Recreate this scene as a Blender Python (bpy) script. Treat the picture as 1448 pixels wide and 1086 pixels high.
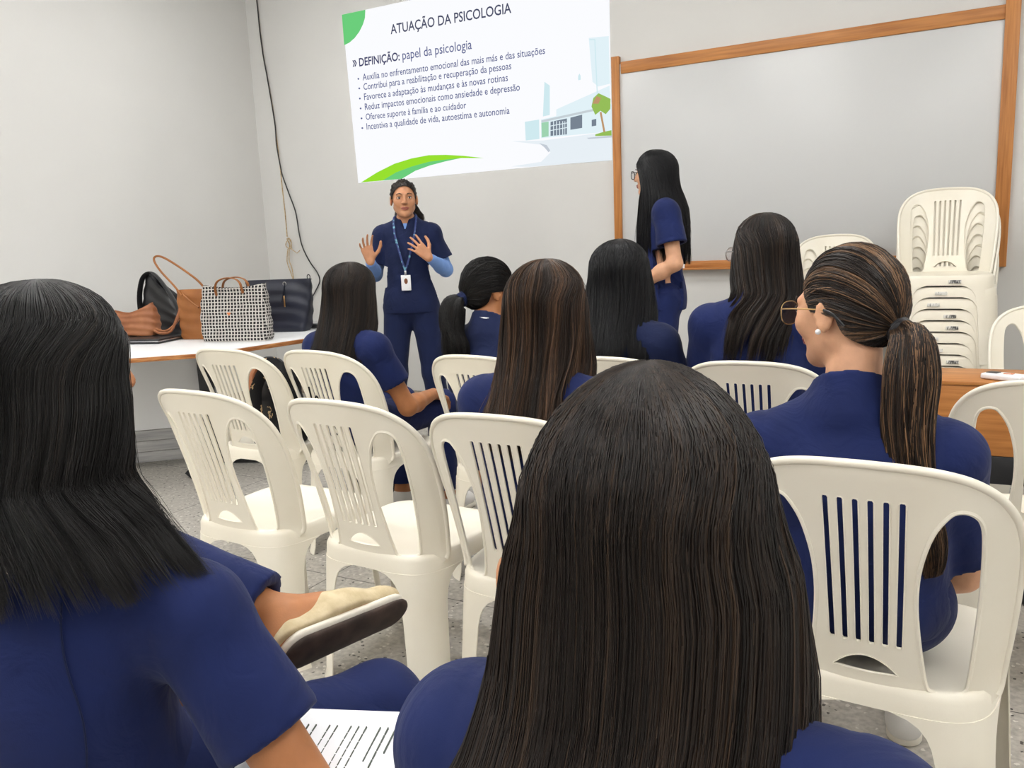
import bpy, bmesh, math, random
import numpy as np
from mathutils import Vector, Matrix
from mathutils.geometry import delaunay_2d_cdt, tessellate_polygon

SC = bpy.context.scene
COL = SC.collection
for o in list(bpy.data.objects):
    bpy.data.objects.remove(o)
random.seed(4)
RNG = np.random.default_rng(7)
PI = math.pi

# ------------------------------------------------------------------ camera
CAM_H, FPX = 1.25, 1168.4
YAW, PITCH, ROLL = 0.5047, 0.17066, -0.0424
WALL_Y, WALL_X = 5.46, -5.42

def cam_axes():
    cy, sy, cp, sp = math.cos(YAW), math.sin(YAW), math.cos(PITCH), math.sin(PITCH)
    fwd = Vector((-sy*cp, cy*cp, -sp)); right = Vector((cy, sy, 0)); up = right.cross(fwd)
    r2 = right*math.cos(ROLL) + up*math.sin(ROLL); u2 = up*math.cos(ROLL) - right*math.sin(ROLL)
    return r2, u2, fwd
_r, _u, _f = cam_axes()
cd = bpy.data.cameras.new('camera')
cd.sensor_width = 36.0
cd.lens = FPX/1448*36.0
cd.clip_start = 0.02
cam = bpy.data.objects.new('camera', cd)
COL.objects.link(cam)
cam.matrix_world = Matrix(((_r.x, _u.x, -_f.x, 0), (_r.y, _u.y, -_f.y, 0), (_r.z, _u.z, -_f.z, CAM_H), (0, 0, 0, 1)))
SC.camera = cam

# ------------------------------------------------------------------ light
SC.view_settings.view_transform = 'Standard'
SC.view_settings.look = 'None'
SC.view_settings.gamma = 1
SC.view_settings.use_curve_mapping = False
SC.view_settings.exposure = 0.0
LAMP_STRENGTH = 43.0
w = bpy.data.worlds.new('world'); SC.world = w
w.use_nodes = True
w.node_tree.nodes['Background'].inputs[0].default_value = (1,1,1,1)
w.node_tree.nodes['Background'].inputs[1].default_value = 0.5

# ------------------------------------------------------------------ pixel helpers (layout of the flat slide and of things on known planes)
def ray(x, y):
    return _r*(x-724) - _u*(y-543) + _f*FPX
def on_wall(x, y, Y=WALL_Y):
    d = ray(x, y); t = Y/d.y
    return Vector((d.x*t, Y, CAM_H + d.z*t))

# ------------------------------------------------------------------ scene helpers
def tag(o, label=None, cat=None, group=None, kind=None):
    if label: o['label'] = label
    if cat: o['category'] = cat
    if group: o['group'] = group
    if kind: o['kind'] = kind
    return o
def empty(name, loc=(0, 0, 0), rz=0.0):
    o = bpy.data.objects.new(name, None); COL.objects.link(o)
    o.location = loc; o.rotation_euler = (0, 0, rz); o.empty_display_size = .1
    return o
def link(name, me, parent=None, mat=None, smooth=True):
    o = bpy.data.objects.new(name, me); COL.objects.link(o)
    if parent is not None: o.parent = parent
    if mat is not None:
        me.materials.clear(); me.materials.append(mat)
    if smooth and len(me.polygons):
        me.polygons.foreach_set('use_smooth', np.ones(len(me.polygons), bool))
    return o
def mesh_np(name, V, F):
    """mesh from numpy verts and a list of faces or an (n,k) array"""
    me = bpy.data.meshes.new(name)
    V = np.asarray(V, np.float32)
    if isinstance(F, np.ndarray):
        n, k = F.shape
        me.vertices.add(len(V)); me.vertices.foreach_set('co', V.ravel())
        me.loops.add(n*k); me.loops.foreach_set('vertex_index', F.astype(np.int32).ravel())
        me.polygons.add(n)
        me.polygons.foreach_set('loop_start', np.arange(0, n*k, k, dtype=np.int32))
        me.update(calc_edges=True); me.validate()
    else:
        me.from_pydata([tuple(map(float, v)) for v in V], [], [tuple(f) for f in F]); me.update()
    return me
def bm_mesh(name, bm):
    me = bpy.data.meshes.new(name); bm.to_mesh(me); bm.free(); return me
def set_sharp(me, deg=40):
    bm = bmesh.new(); bm.from_mesh(me)
    lim = math.radians(deg)
    for e in bm.edges:
        if len(e.link_faces) == 2 and e.calc_face_angle(0) > lim: e.smooth = False
    bm.to_mesh(me); bm.free()
class MB:
    """collects boxes, tubes and prisms into one mesh"""
    def __init__(s): s.bm = bmesh.new()
    def box(s, c, d, bev=0.0, rot=None, seg=2):
        r = bmesh.ops.create_cube(s.bm, size=1)
        vs = r['verts']
        M = Matrix.Translation(c) @ (rot.to_4x4() if rot is not None else Matrix.Identity(4)) @ Matrix.Diagonal((d[0], d[1], d[2], 1))
        bmesh.ops.transform(s.bm, matrix=M, verts=vs)
        if bev > 0:
            es = list({e for v in vs for e in v.link_edges})
            bmesh.ops.bevel(s.bm, geom=es, offset=bev, segments=seg, affect='EDGES', profile=.5)
        return s
    def tube(s, pts, r, n=8, cap=True, flat=1.0, closed=False, up=None):
        pts = [Vector(p) for p in pts]; N = len(pts)
        rr = r if hasattr(r, '__len__') else [r]*N
        rings = []; prev = up
        for i, p in enumerate(pts):
            if closed: t = pts[(i+1) % N]-pts[i-1]
            else: t = pts[min(i+1, N-1)]-pts[max(i-1, 0)]
            if t.length < 1e-9: t = Vector((0, 0, 1))
            t.normalize()
            if prev is None: prev = Vector((0, 0, 1)) if abs(t.z) < .9 else Vector((1, 0, 0))
            a = (prev - t*prev.dot(t))
            if a.length < 1e-6: a = t.orthogonal()
            a.normalize(); b = t.cross(a); prev = a
            rings.append([s.bm.verts.new(p + a*math.cos(2*PI*k/n)*rr[i] + b*math.sin(2*PI*k/n)*rr[i]*flat) for k in range(n)])
        R = range(N if closed else N-1)
        for i in R:
            A, B = rings[i], rings[(i+1) % N]
            for k in range(n): s.bm.faces.new((A[k], A[(k+1) % n], B[(k+1) % n], B[k]))
        if cap and not closed:
            s.bm.faces.new(rings[0][::-1]); s.bm.faces.new(rings[-1])
        return s
    def prism(s, poly, z0, z1, bev=0.0):
        """vertical prism over a 2D polygon"""
        a = [s.bm.verts.new((p[0], p[1], z0)) for p in poly]; b = [s.bm.verts.new((p[0], p[1], z1)) for p in poly]
        n = len(poly)
        fs = [s.bm.faces.new(a[::-1]), s.bm.faces.new(b)]
        for i in range(n): fs.append(s.bm.faces.new((a[i], a[(i+1) % n], b[(i+1) % n], b[i])))
        if bev > 0:
            es = [e for e in {e for f in fs[:2] for e in f.edges}]
            bmesh.ops.bevel(s.bm, geom=es, offset=bev, segments=2, affect='EDGES', profile=.5)
        return s
    def ell(s, c, r, rot=None, u=16, v=10):
        M = Matrix.Translation(c) @ (rot.to_4x4() if rot is not None else Matrix.Identity(4)) @ Matrix.Diagonal((r[0], r[1], r[2], 1))
        bmesh.ops.create_uvsphere(s.bm, u_segments=u, v_segments=v, radius=1, matrix=M); return s
    def build(s, name, mat, parent=None, smooth=True, sharp=40):
        bmesh.ops.recalc_face_normals(s.bm, faces=s.bm.faces)
        me = bm_mesh(name, s.bm)
        o = link(name, me, parent, mat, smooth)
        if smooth: set_sharp(me, sharp)
        return o
def spline(pts, n=8, closed=False):
    """catmull-rom through points"""
    P = [Vector(p) for p in pts]; N = len(P); out = []
    for i in range(N if closed else N-1):
        if closed: p0, p1, p2, p3 = P[i-1], P[i], P[(i+1) % N], P[(i+2) % N]
        else: p0, p1, p2, p3 = P[max(i-1, 0)], P[i], P[i+1], P[min(i+2, N-1)]
        for k in range(n):
            t = k/n
            out.append(.5*((2*p1)+(p2-p0)*t+(2*p0-5*p1+4*p2-p3)*t*t+(3*p1-p0-3*p2+p3)*t*t*t))
    if not closed: out.append(P[-1])
    return out
def copy_tree(o, parent=None):
    c = o.copy(); COL.objects.link(c)
    if parent is not None: c.parent = parent
    for ch in list(o.children): copy_tree(ch, c)
    return c

# ------------------------------------------------------------------ materials
def new_mat(name, col, rough=.5, spec=.5, metal=0.0):
    m = bpy.data.materials.new(name); m.use_nodes = True
    b = m.node_tree.nodes['Principled BSDF']
    b.inputs['Base Color'].default_value = (*col, 1); b.inputs['Roughness'].default_value = rough
    b.inputs['Specular IOR Level'].default_value = spec; b.inputs['Metallic'].default_value = metal
    return m
def nd(m, typ, **kw):
    n = m.node_tree.nodes.new(typ)
    for k, v in kw.items(): setattr(n, k, v)
    return n
def lk(m, a, b): m.node_tree.links.new(a, b)
def bsdf(m): return m.node_tree.nodes['Principled BSDF']
def noise_col(m, c1, c2, scale=(1, 1, 1), ns=5.0, detail=4, lo=.35, hi=.65, bump=0.0, bscale=None, coord='Object'):
    tc = nd(m, 'ShaderNodeTexCoord'); mp = nd(m, 'ShaderNodeMapping'); mp.inputs['Scale'].default_value = scale
    lk(m, tc.outputs[coord], mp.inputs[0])
    n = nd(m, 'ShaderNodeTexNoise'); n.inputs['Scale'].default_value = ns; n.inputs['Detail'].default_value = detail
    lk(m, mp.outputs[0], n.inputs['Vector'])
    r = nd(m, 'ShaderNodeValToRGB'); r.color_ramp.elements[0].position = lo; r.color_ramp.elements[1].position = hi
    r.color_ramp.elements[0].color = (*c1, 1); r.color_ramp.elements[1].color = (*c2, 1)
    lk(m, n.outputs['Fac'], r.inputs[0]); lk(m, r.outputs[0], bsdf(m).inputs['Base Color'])
    if bump > 0:
        n2 = n
        if bscale:
            n2 = nd(m, 'ShaderNodeTexNoise'); n2.inputs['Scale'].default_value = bscale; n2.inputs['Detail'].default_value = 3
            lk(m, mp.outputs[0], n2.inputs['Vector'])
        b = nd(m, 'ShaderNodeBump'); b.inputs['Strength'].default_value = bump; b.inputs['Distance'].default_value = .002
        lk(m, n2.outputs['Fac'], b.inputs['Height']); lk(m, b.outputs[0], bsdf(m).inputs['Normal'])
    return m
def emis(name, col, s=1.0):
    m = new_mat(name, (0, 0, 0), .9, 0.0)
    bsdf(m).inputs['Emission Color'].default_value = (*col, 1); bsdf(m).inputs['Emission Strength'].default_value = s
    return m
def srgb(r, g, b):
    f = lambda c: (c/255/12.92) if c/255 <= .04045 else ((c/255+.055)/1.055)**2.4
    return (f(r), f(g), f(b))

M = {}
M['wall'] = noise_col(new_mat('wall_paint', (.7, .7, .7), .75, .3), srgb(212, 211, 208), srgb(216, 215, 212), ns=1.3, bump=.15, bscale=60)
M['ceiling'] = new_mat('ceiling_paint', srgb(235, 235, 232), .9, .2)
M['plastic'] = noise_col(new_mat('cream_plastic', (.8, .77, .7), .34, .45), srgb(237, 230, 213), srgb(241, 236, 222), ns=3, bump=.06, bscale=220)
M['wood'] = noise_col(new_mat('orange_wood', (.4, .2, .07), .45, .4), srgb(158, 98, 46), srgb(198, 134, 72), scale=(3, 60, 60), ns=1.0, detail=5, lo=.3, hi=.7, bump=.1)
M['wood_v'] = noise_col(new_mat('orange_wood_upright', (.4, .2, .07), .45, .4), srgb(158, 98, 46), srgb(198, 134, 72), scale=(60, 60, 3), ns=1.0, detail=5, lo=.3, hi=.7, bump=.1)
M['wood_edge'] = noise_col(new_mat('table_edge_wood', (.4, .2, .07), .5, .4), srgb(140, 78, 34), srgb(200, 140, 84), scale=(8, 8, 60), ns=1.5, detail=5)
M['whiteboard'] = new_mat('whiteboard_laminate', srgb(205, 206, 206), .30, .4)
M['white_lam'] = new_mat('white_laminate', srgb(228, 229, 230), .35, .5)
M['grey_lam'] = noise_col(new_mat('grey_boards', (.4, .4, .4), .6, .3), srgb(150, 150, 150), srgb(178, 177, 175), scale=(2, 2, 30), ns=2)
M['black_metal'] = new_mat('black_metal', (.012, .013, .016), .4, .5)
M['steel'] = new_mat('steel', (.55, .55, .56), .3, .5, 1.0)
M['gold'] = new_mat('gold_metal', (.75, .5, .22), .3, .5, 1.0)
M['white_pl'] = new_mat('white_plastic', srgb(240, 240, 242), .35, .5)
M['dark_pl'] = new_mat('dark_plastic', (.015, .015, .018), .4, .5)
M['navy_leather'] = noise_col(new_mat('navy_leather', (.01, .012, .025), .45, .45), (.008, .010, .020), (.014, .017, .034), ns=6, bump=.2, bscale=160)
M['black_leather'] = noise_col(new_mat('black_leather', (.01, .01, .011), .38, .5), (.006, .006, .007), (.014, .014, .016), ns=6, bump=.3, bscale=40)
M['tan_leather'] = noise_col(new_mat('tan_leather', (.4, .18, .06), .5, .4), srgb(138, 84, 40), srgb(158, 100, 52), ns=5, bump=.2, bscale=120)
M['brown_leather'] = noise_col(new_mat('brown_leather', (.4, .18, .06), .5, .4), srgb(140, 86, 54), srgb(166, 108, 72), ns=9, bump=.3, bscale=60)
M['rope'] = noise_col(new_mat('rope', (.5, .4, .25), .8, .2), srgb(168, 138, 96), srgb(206, 184, 146), ns=60)
M['paper'] = new_mat('paper', srgb(238, 239, 243), .7, .3)
M['ink'] = new_mat('printed_ink', srgb(90, 98, 92), .8, .2)
M['marker'] = new_mat('black_marker', (.01, .01, .012), .7, .2)
M['orange_mark'] = new_mat('orange_mark', srgb(205, 120, 70), .6, .3)

def floor_mat():
    m = new_mat('terrazzo_floor', (.5, .5, .5), .38, .45)
    tc = nd(m, 'ShaderNodeTexCoord')
    base = nd(m, 'ShaderNodeTexNoise'); base.inputs['Scale'].default_value = 55; base.inputs['Detail'].default_value = 4
    lk(m, tc.outputs['Object'], base.inputs['Vector'])
    r0 = nd(m, 'ShaderNodeValToRGB'); e = r0.color_ramp.elements
    e[0].position = .3; e[1].position = .7; e[0].color = (*srgb(158, 153, 145), 1); e[1].color = (*srgb(196, 191, 182), 1)
    lk(m, base.outputs['Fac'], r0.inputs[0])
    v = nd(m, 'ShaderNodeTexVoronoi'); v.inputs['Scale'].default_value = 62; v.inputs['Randomness'].default_value = 1
    wn = nd(m, 'ShaderNodeTexNoise'); wn.inputs['Scale'].default_value = 90
    ad = nd(m, 'ShaderNodeMixRGB', blend_type='ADD'); ad.inputs[0].default_value = .012
    lk(m, tc.outputs['Object'], wn.inputs['Vector']); lk(m, tc.outputs['Object'], ad.inputs[1]); lk(m, wn.outputs['Color'], ad.inputs[2])
    lk(m, ad.outputs[0], v.inputs['Vector'])
    sep = nd(m, 'ShaderNodeSeparateColor'); lk(m, v.outputs['Color'], sep.inputs[0])
    pick = nd(m, 'ShaderNodeMath', operation='GREATER_THAN'); pick.inputs[1].default_value = .80; lk(m, sep.outputs[0], pick.inputs[0])
    near = nd(m, 'ShaderNodeMath', operation='LESS_THAN'); near.inputs[1].default_value = .30; lk(m, v.outputs['Distance'], near.inputs[0])
    dm = nd(m, 'ShaderNodeMath', operation='MULTIPLY'); lk(m, pick.outputs[0], dm.inputs[0]); lk(m, near.outputs[0], dm.inputs[1])
    mx = nd(m, 'ShaderNodeMixRGB'); lk(m, dm.outputs[0], mx.inputs[0]); lk(m, r0.outputs[0], mx.inputs[1]); mx.inputs[2].default_value = (*srgb(70, 66, 62), 1)
    pick2 = nd(m, 'ShaderNodeMath', operation='LESS_THAN'); pick2.inputs[1].default_value = .16; lk(m, sep.outputs[1], pick2.inputs[0])
    near2 = nd(m, 'ShaderNodeMath', operation='LESS_THAN'); near2.inputs[1].default_value = .36; lk(m, v.outputs['Distance'], near2.inputs[0])
    dm2 = nd(m, 'ShaderNodeMath', operation='MULTIPLY'); lk(m, pick2.outputs[0], dm2.inputs[0]); lk(m, near2.outputs[0], dm2.inputs[1])
    mx2 = nd(m, 'ShaderNodeMixRGB'); lk(m, dm2.outputs[0], mx2.inputs[0]); lk(m, mx.outputs[0], mx2.inputs[1]); mx2.inputs[2].default_value = (*srgb(216, 212, 204), 1)
    # thin dividing joints
    sp = nd(m, 'ShaderNodeSeparateXYZ'); lk(m, tc.outputs['Object'], sp.inputs[0])
    acc = None
    for ax, off, per in ((0, -2.11, .6385), (1, 2.315, .93)):
        s1 = nd(m, 'ShaderNodeMath', operation='SUBTRACT'); s1.inputs[1].default_value = off; lk(m, sp.outputs[ax], s1.inputs[0])
        s2 = nd(m, 'ShaderNodeMath', operation='PINGPONG'); s2.inputs[1].default_value = per/2 if ax else per; lk(m, s1.outputs[0], s2.inputs[0])
        s3 = nd(m, 'ShaderNodeMath', operation='LESS_THAN'); s3.inputs[1].default_value = .0022; lk(m, s2.outputs[0], s3.inputs[0])
        if acc is None: acc = s3
        else:
            a = nd(m, 'ShaderNodeMath', operation='MAXIMUM'); lk(m, acc.outputs[0], a.inputs[0]); lk(m, s3.outputs[0], a.inputs[1]); acc = a
    mx3 = nd(m, 'ShaderNodeMixRGB'); lk(m, acc.outputs[0], mx3.inputs[0]); lk(m, mx2.outputs[0], mx3.inputs[1]); mx3.inputs[2].default_value = (*srgb(72, 68, 64), 1)
    lk(m, mx3.outputs[0], bsdf(m).inputs['Base Color'])
    return m
M['floor'] = floor_mat()

def check_mat():
    """woven black and white houndstooth-like grid"""
    m = new_mat('checked_weave', (.3, .3, .3), .75, .3)
    tc = nd(m, 'ShaderNodeTexCoord')
    wn = nd(m, 'ShaderNodeTexNoise'); wn.inputs['Scale'].default_value = 14
    ad = nd(m, 'ShaderNodeMixRGB', blend_type='ADD'); ad.inputs[0].default_value = .006
    lk(m, tc.outputs['UV'], wn.inputs['Vector']); lk(m, tc.outputs['UV'], ad.inputs[1]); lk(m, wn.outputs['Color'], ad.inputs[2])
    sp = nd(m, 'ShaderNodeSeparateXYZ'); lk(m, ad.outputs[0], sp.inputs[0])
    res = []
    for ax, per, thr in ((0, .0195, .21), (1, .0185, .17)):
        a = nd(m, 'ShaderNodeMath', operation='DIVIDE'); a.inputs[1].default_value = per; lk(m, sp.outputs[ax], a.inputs[0])
        b = nd(m, 'ShaderNodeMath', operation='FRACT'); lk(m, a.outputs[0], b.inputs[0])
        c = nd(m, 'ShaderNodeMath', operation='GREATER_THAN'); c.inputs[1].default_value = thr+.12; lk(m, b.outputs[0], c.inputs[0])
        res.append(c)
    mu = nd(m, 'ShaderNodeMath', operation='MULTIPLY'); lk(m, res[0].outputs[0], mu.inputs[0]); lk(m, res[1].outputs[0], mu.inputs[1])
    mx = nd(m, 'ShaderNodeMixRGB'); lk(m, mu.outputs[0], mx.inputs[0])
    mx.inputs[1].default_value = (*srgb(196, 192, 186), 1); mx.inputs[2].default_value = (*srgb(34, 32, 34), 1)
    lk(m, mx.outputs[0], bsdf(m).inputs['Base Color'])
    return m
M['check'] = check_mat()

def print_mat():
    """black cloth with scattered beige scrolls"""
    m = new_mat('black_print_cloth', (.02, .02, .02), .6, .3)
    tc = nd(m, 'ShaderNodeTexCoord')
    v = nd(m, 'ShaderNodeTexVoronoi'); v.inputs['Scale'].default_value = 13; lk(m, tc.outputs['Object'], v.inputs['Vector'])
    n = nd(m, 'ShaderNodeTexNoise'); n.inputs['Scale'].default_value = 45; n.inputs['Detail'].default_value = 1; lk(m, tc.outputs['Object'], n.inputs['Vector'])
    a = nd(m, 'ShaderNodeMath', operation='LESS_THAN'); a.inputs[1].default_value = .36; lk(m, v.outputs['Distance'], a.inputs[0])
    b = nd(m, 'ShaderNodeMath', operation='COMPARE'); b.inputs[1].default_value = .52; b.inputs[2].default_value = .055; lk(m, n.outputs['Fac'], b.inputs[0])
    mu = nd(m, 'ShaderNodeMath', operation='MULTIPLY'); lk(m, a.outputs[0], mu.inputs[0]); lk(m, b.outputs[0], mu.inputs[1])
    mx = nd(m, 'ShaderNodeMixRGB'); lk(m, mu.outputs[0], mx.inputs[0]); mx.inputs[1].default_value = (.010, .010, .012, 1); mx.inputs[2].default_value = (*srgb(196, 168, 128), 1)
    lk(m, mx.outputs[0], bsdf(m).inputs['Base Color'])
    return m
M['print'] = print_mat()

# ------------------------------------------------------------------ room shell
RX, BY, CEIL = 2.9, -2.6, 3.45
def slab(name, c, d, mat, sk='structure'):
    o = MB().box(c, d).build(name, mat, smooth=False); o['kind'] = sk; return o
cx, cyy = (RX+WALL_X)/2, (WALL_Y+BY)/2
LX, LY = RX-WALL_X, WALL_Y-BY
slab('floor', (cx, cyy, -.05), (LX+.4, LY+.4, .1), M['floor'])
slab('ceiling', (cx, cyy, CEIL+.05), (LX+.4, LY+.4, .1), M['ceiling'])
slab('wall_front', (cx, WALL_Y+.05, CEIL/2), (LX+.2, .1, CEIL), M['wall'])
slab('wall_left', (WALL_X-.05, cyy, CEIL/2), (.1, LY, CEIL), M['wall'])
slab('wall_right', (RX+.05, cyy, CEIL/2), (.1, LY, CEIL), M['wall'])
slab('wall_back', (cx, BY-.05, CEIL/2), (LX+.2, .1, CEIL), M['wall'])
M['base'] = noise_col(new_mat('baseboard_stone', (.4, .36, .3), .5, .4), srgb(140, 128, 116), srgb(168, 156, 142), ns=20)
slab('baseboard_front', (cx, WALL_Y-.008, .04), (LX, .016, .08), M['base'])
slab('baseboard_left', (WALL_X+.008, cyy, .04), (.016, LY-.032, .08), M['base'])

# ceiling lamps: the room's light
M['lamp_body'] = new_mat('lamp_body', srgb(240, 240, 240), .5)
M['tube'] = emis('lamp_diffuser', (1.0, .992, .978), LAMP_STRENGTH)
LAMPS = [(x, y) for x in (-3.9, -1.4, 1.4) for y in (-1.9, -.3, 1.6, 3.7 if x < -3 else 3.2)]
for i, (lx, ly) in enumerate(LAMPS):
    r = empty('ceiling_lamp', (lx, ly, CEIL))
    tag(r, 'white ceiling lamp %s, %s' % (('beside the back wall', 'over the rear audience row', 'over the middle audience row', 'nearest the front wall')[i % 4], ('above the bag table', 'down the room centre', 'on the chair stack side')[i//4]), 'lamp', 'ceiling lamps')
    MB().box((0, 0, -.02), (1.26, .2, .04), .006).build('housing', M['lamp_body'], r)
    MB().box((0, 0, -.055), (1.2, .14, .03), .008).build('diffuser', M['tube'], r)

# ------------------------------------------------------------------ whiteboard on the front wall
wb = empty('whiteboard', (-.97, WALL_Y, 1.0))
tag(wb, 'large blank whiteboard in an orange wood frame on the front wall', 'whiteboard')
def wbp(x, z): return (x+.97, z-1.0)
x0, x1, zt, zb = -2.138, .195, 2.39, 1.005
MB().box(((x0+x1)/2+.97, -.012, (zt+zb)/2-1.0), (x1-x0-.02, .02, zt-zb-.02), .001).build('writing_panel', M['whiteboard'], wb)
MB().box((x0+.026+.97, -.02, (2.43+.985)/2-1), (.054, .04, 2.43-.985), .003).build('frame_post', M['wood_v'], wb)
MB().box((x1-.036+.97, -.02, (2.62+.995)/2-1), (.072, .04, 2.62-.995), .003).build('frame_post', M['wood_v'], wb)
MB().box(((x0+x1)/2+.97, -.016, 2.355-1), (x1-x0-.126, .03, .075), .003).build('frame_rail', M['wood'], wb)
MB().box(((x0+x1)/2+.97, -.022, 1.044-1), (x1-x0-.126, .042, .058), .003).box(((x0+x1)/2+.97, -.05, 1.022-1), (x1-x0-.14, .06, .012), .002).build('pen_tray', M['wood'], wb)
MB().box((-1.655+.97, -.047, 1.046-1), (.024, .012, .06), .001).build('tray_end_cap', M['white_pl'], wb)

# ------------------------------------------------------------------ projected slide on the front wall
def poly_obj(name, pix, mat, parent, lift, kind=None):
    P = [on_wall(x, y) for x, y in pix]
    tri = tessellate_polygon([[Vector((p.x, p.z, 0)) for p in P]])
    V = [(p.x, WALL_Y-lift, p.z) for p in P]
    me = mesh_np(name, V, [tuple(t) for t in tri])
    bm = bmesh.new(); bm.from_mesh(me)
    for f in bm.faces:
        f.normal_update()
        if f.normal.y > 0: f.normal_flip()
    bm.to_mesh(me); bm.free()
    o = link(name, me, None, mat, False); o.parent = parent
    o.matrix_parent_inverse = Matrix.Translation(parent.location).inverted()
    return o
sl = empty('projected_slide', (-3.28, WALL_Y, 2.4))
tag(sl, 'projected slide titled ATUAÇÃO DA PSICOLOGIA glowing on the front wall', 'projection')
E_ = {k: emis('slide_'+k, srgb(*c)) for k, c in dict(white=(251, 252, 255), green=(108, 206, 124), lime=(152, 224, 48), title=(74, 78, 104), text=(92, 100, 146),
      bold=(70, 72, 108), pale=(226, 242, 248), cyan=(208, 234, 240), grey=(198, 208, 214), road=(232, 240, 246), dark=(120, 132, 146), leaf=(150, 190, 90), rust=(190, 150, 110), kerb=(196, 204, 214), mint=(160, 212, 178)).items()}
poly_obj('slide_field', [(484, 21), (861, -60), (866, 226), (507, 259)], E_['white'], sl, .003)
def cp(pts): return [(480+x*.26934, y*.26934) for x, y in pts]
poly_obj('green_corner', [(484, 21)]+cp([(138, 52), (136, 95), (125, 130), (106, 168), (82, 200), (55, 224), (27, 238)]), E_['green'], sl, .005)
poly_obj('lime_swoosh', cp([(115, 958), (200, 905), (290, 860), (380, 832), (470, 815), (560, 813), (650, 818), (760, 830), (640, 830), (560, 838), (470, 850), (380, 875), (300, 905), (228, 948)]), E_['lime'], sl, .005)
poly_obj('green_swoosh', cp([(228, 948), (300, 905), (380, 875), (470, 850), (560, 838), (640, 830), (560, 847), (480, 868), (400, 897), (330, 939)]), E_['green'], sl, .005)
# the pale photograph of a building at the slide's corner
bd = poly_obj('building_picture', cp([(1060, 628), (1200, 596), (1430, 545), (1432, 690), (1200, 712), (1060, 726)]), E_['pale'], sl, .0045)
for nm, pts, k, l in [('sky_patch', [(1310, 200), (1415, 190), (1422, 440), (1360, 455), (1330, 430)], 'pale', .0042),
        ('tower', [(1070, 612), (1078, 430), (1106, 450), (1106, 604)], 'cyan', .0048), ('roof_block', [(1255, 400), (1262, 386), (1268, 400), (1268, 420), (1255, 422)], 'cyan', .0048),
        ('roof_line', [(1140, 575), (1420, 450), (1424, 545), (1140, 612)], 'pale', .0046), ('wall_block', [(975, 640), (1050, 628), (1052, 730), (980, 738)], 'cyan', .0048),
        ('shade_band', [(1062, 632), (1335, 572), (1335, 584), (1062, 644)], 'grey', .005), ('side_wall', [(1062, 645), (1100, 638), (1100, 716), (1064, 722)], 'mint', .005),
        ('doorway', [(1110, 640), (1196, 622), (1196, 706), (1110, 714)], 'dark', .005), ('doorway', [(1214, 618), (1276, 602), (1276, 672), (1214, 682)], 'dark', .005), ('doorway', [(1326, 630), (1350, 624), (1350, 660), (1326, 664)], 'dark', .005),
        ('road', [(905, 742), (1070, 738), (1432, 690), (1432, 842), (1000, 876), (905, 874), (1060, 850), (1110, 800), (1060, 760)], 'road', .0046),
        ('kerb_line', [(1050, 752), (1090, 762), (1108, 790), (1100, 800), (1076, 772)], 'kerb', .005), ('kerb_line', [(1300, 724), (1432, 712), (1432, 722), (1310, 730)], 'kerb', .005),
        ('lamp_post', [(1314, 206), (1345, 206), (1358, 500), (1353, 500), (1340, 212), (1314, 212)], 'cyan', .005),
        ('palm_trunk', [(1368, 590), (1378, 588), (1398, 694), (1388, 696)], 'rust', .0056), ('palm_leaves', [(1325, 560), (1335, 515), (1362, 490), (1395, 505), (1425, 520), (1424, 572), (1400, 600), (1372, 582), (1345, 604)], 'leaf', .0056),
        ('palm_leaves', [(1330, 545), (1352, 505), (1376, 515), (1362, 545)], 'rust', .0060), ('grass_patch', [(1345, 706), (1390, 692), (1430, 684), (1431, 712), (1345, 715)], 'leaf', .0056)]:
    o = poly_obj(nm, cp(pts), E_[k], sl, l+.0006); o.parent = bd; o.matrix_parent_inverse = Matrix.Identity(4)
for (a, b2) in ((1124, 1128), (1140, 1144), (1156, 1160), (1172, 1176), (1184, 1187)):
    o = poly_obj('mullion', cp([(a, 637), (b2, 636), (b2, 712), (a, 713)]), E_['pale'], sl, .0062); o.parent = bd; o.matrix_parent_inverse = Matrix.Identity(4)
for (ya, yb) in ((660, 664), (684, 688)):
    o = poly_obj('mullion', cp([(1110, ya), (1196, ya-16), (1196, yb-16), (1110, yb)]), E_['pale'], sl, .0062); o.parent = bd; o.matrix_parent_inverse = Matrix.Identity(4)

def wall_text(name, body, p0, p1, mat, bold=0.0):
    """a line of lettering on the wall, from pixel p0 to p1 along its baseline"""
    A, B = on_wall(*p0), on_wall(*p1)
    cu = bpy.data.curves.new(name, 'FONT'); cu.body = body; cu.size = 1; cu.resolution_u = 3; cu.offset = bold
    t = bpy.data.objects.new(name, cu); COL.objects.link(t)
    dg = bpy.context.evaluated_depsgraph_get(); dg.update()
    me = bpy.data.meshes.new_from_object(t.evaluated_get(dg)); bpy.data.objects.remove(t); bpy.data.curves.remove(cu)
    n = len(me.vertices); co = np.empty(n*3, np.float32); me.vertices.foreach_get('co', co); co = co.reshape(-1, 3)
    u = co[:, 0]; u0, u1 = u.min(), u.max(); L = (B-A).length; s = L/(u1-u0)
    d = (B-A)/L; up = Vector((-d.z, 0, d.x)); up = (up*.75+Vector((0, 0, 1))*.25).normalized()
    out = np.array([[A.x+d.x*s*(c[0]-u0)+up.x*s*1.18*c[1], WALL_Y-.0066, A.z+d.z*s*(c[0]-u0)+up.z*s*1.18*c[1]] for c in co])
    me.vertices.foreach_set('co', out.astype(np.float32).ravel()); me.update()
    bm = bmesh.new(); bm.from_mesh(me)
    for f in bm.faces:
        f.normal_update()
        if f.normal.y > 0: f.normal_flip()
    bm.to_mesh(me); bm.free()
    o = link(name, me, None, mat, False); o.parent = sl; o.matrix_parent_inverse = Matrix.Translation(sl.location).inverted()
    return o
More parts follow.
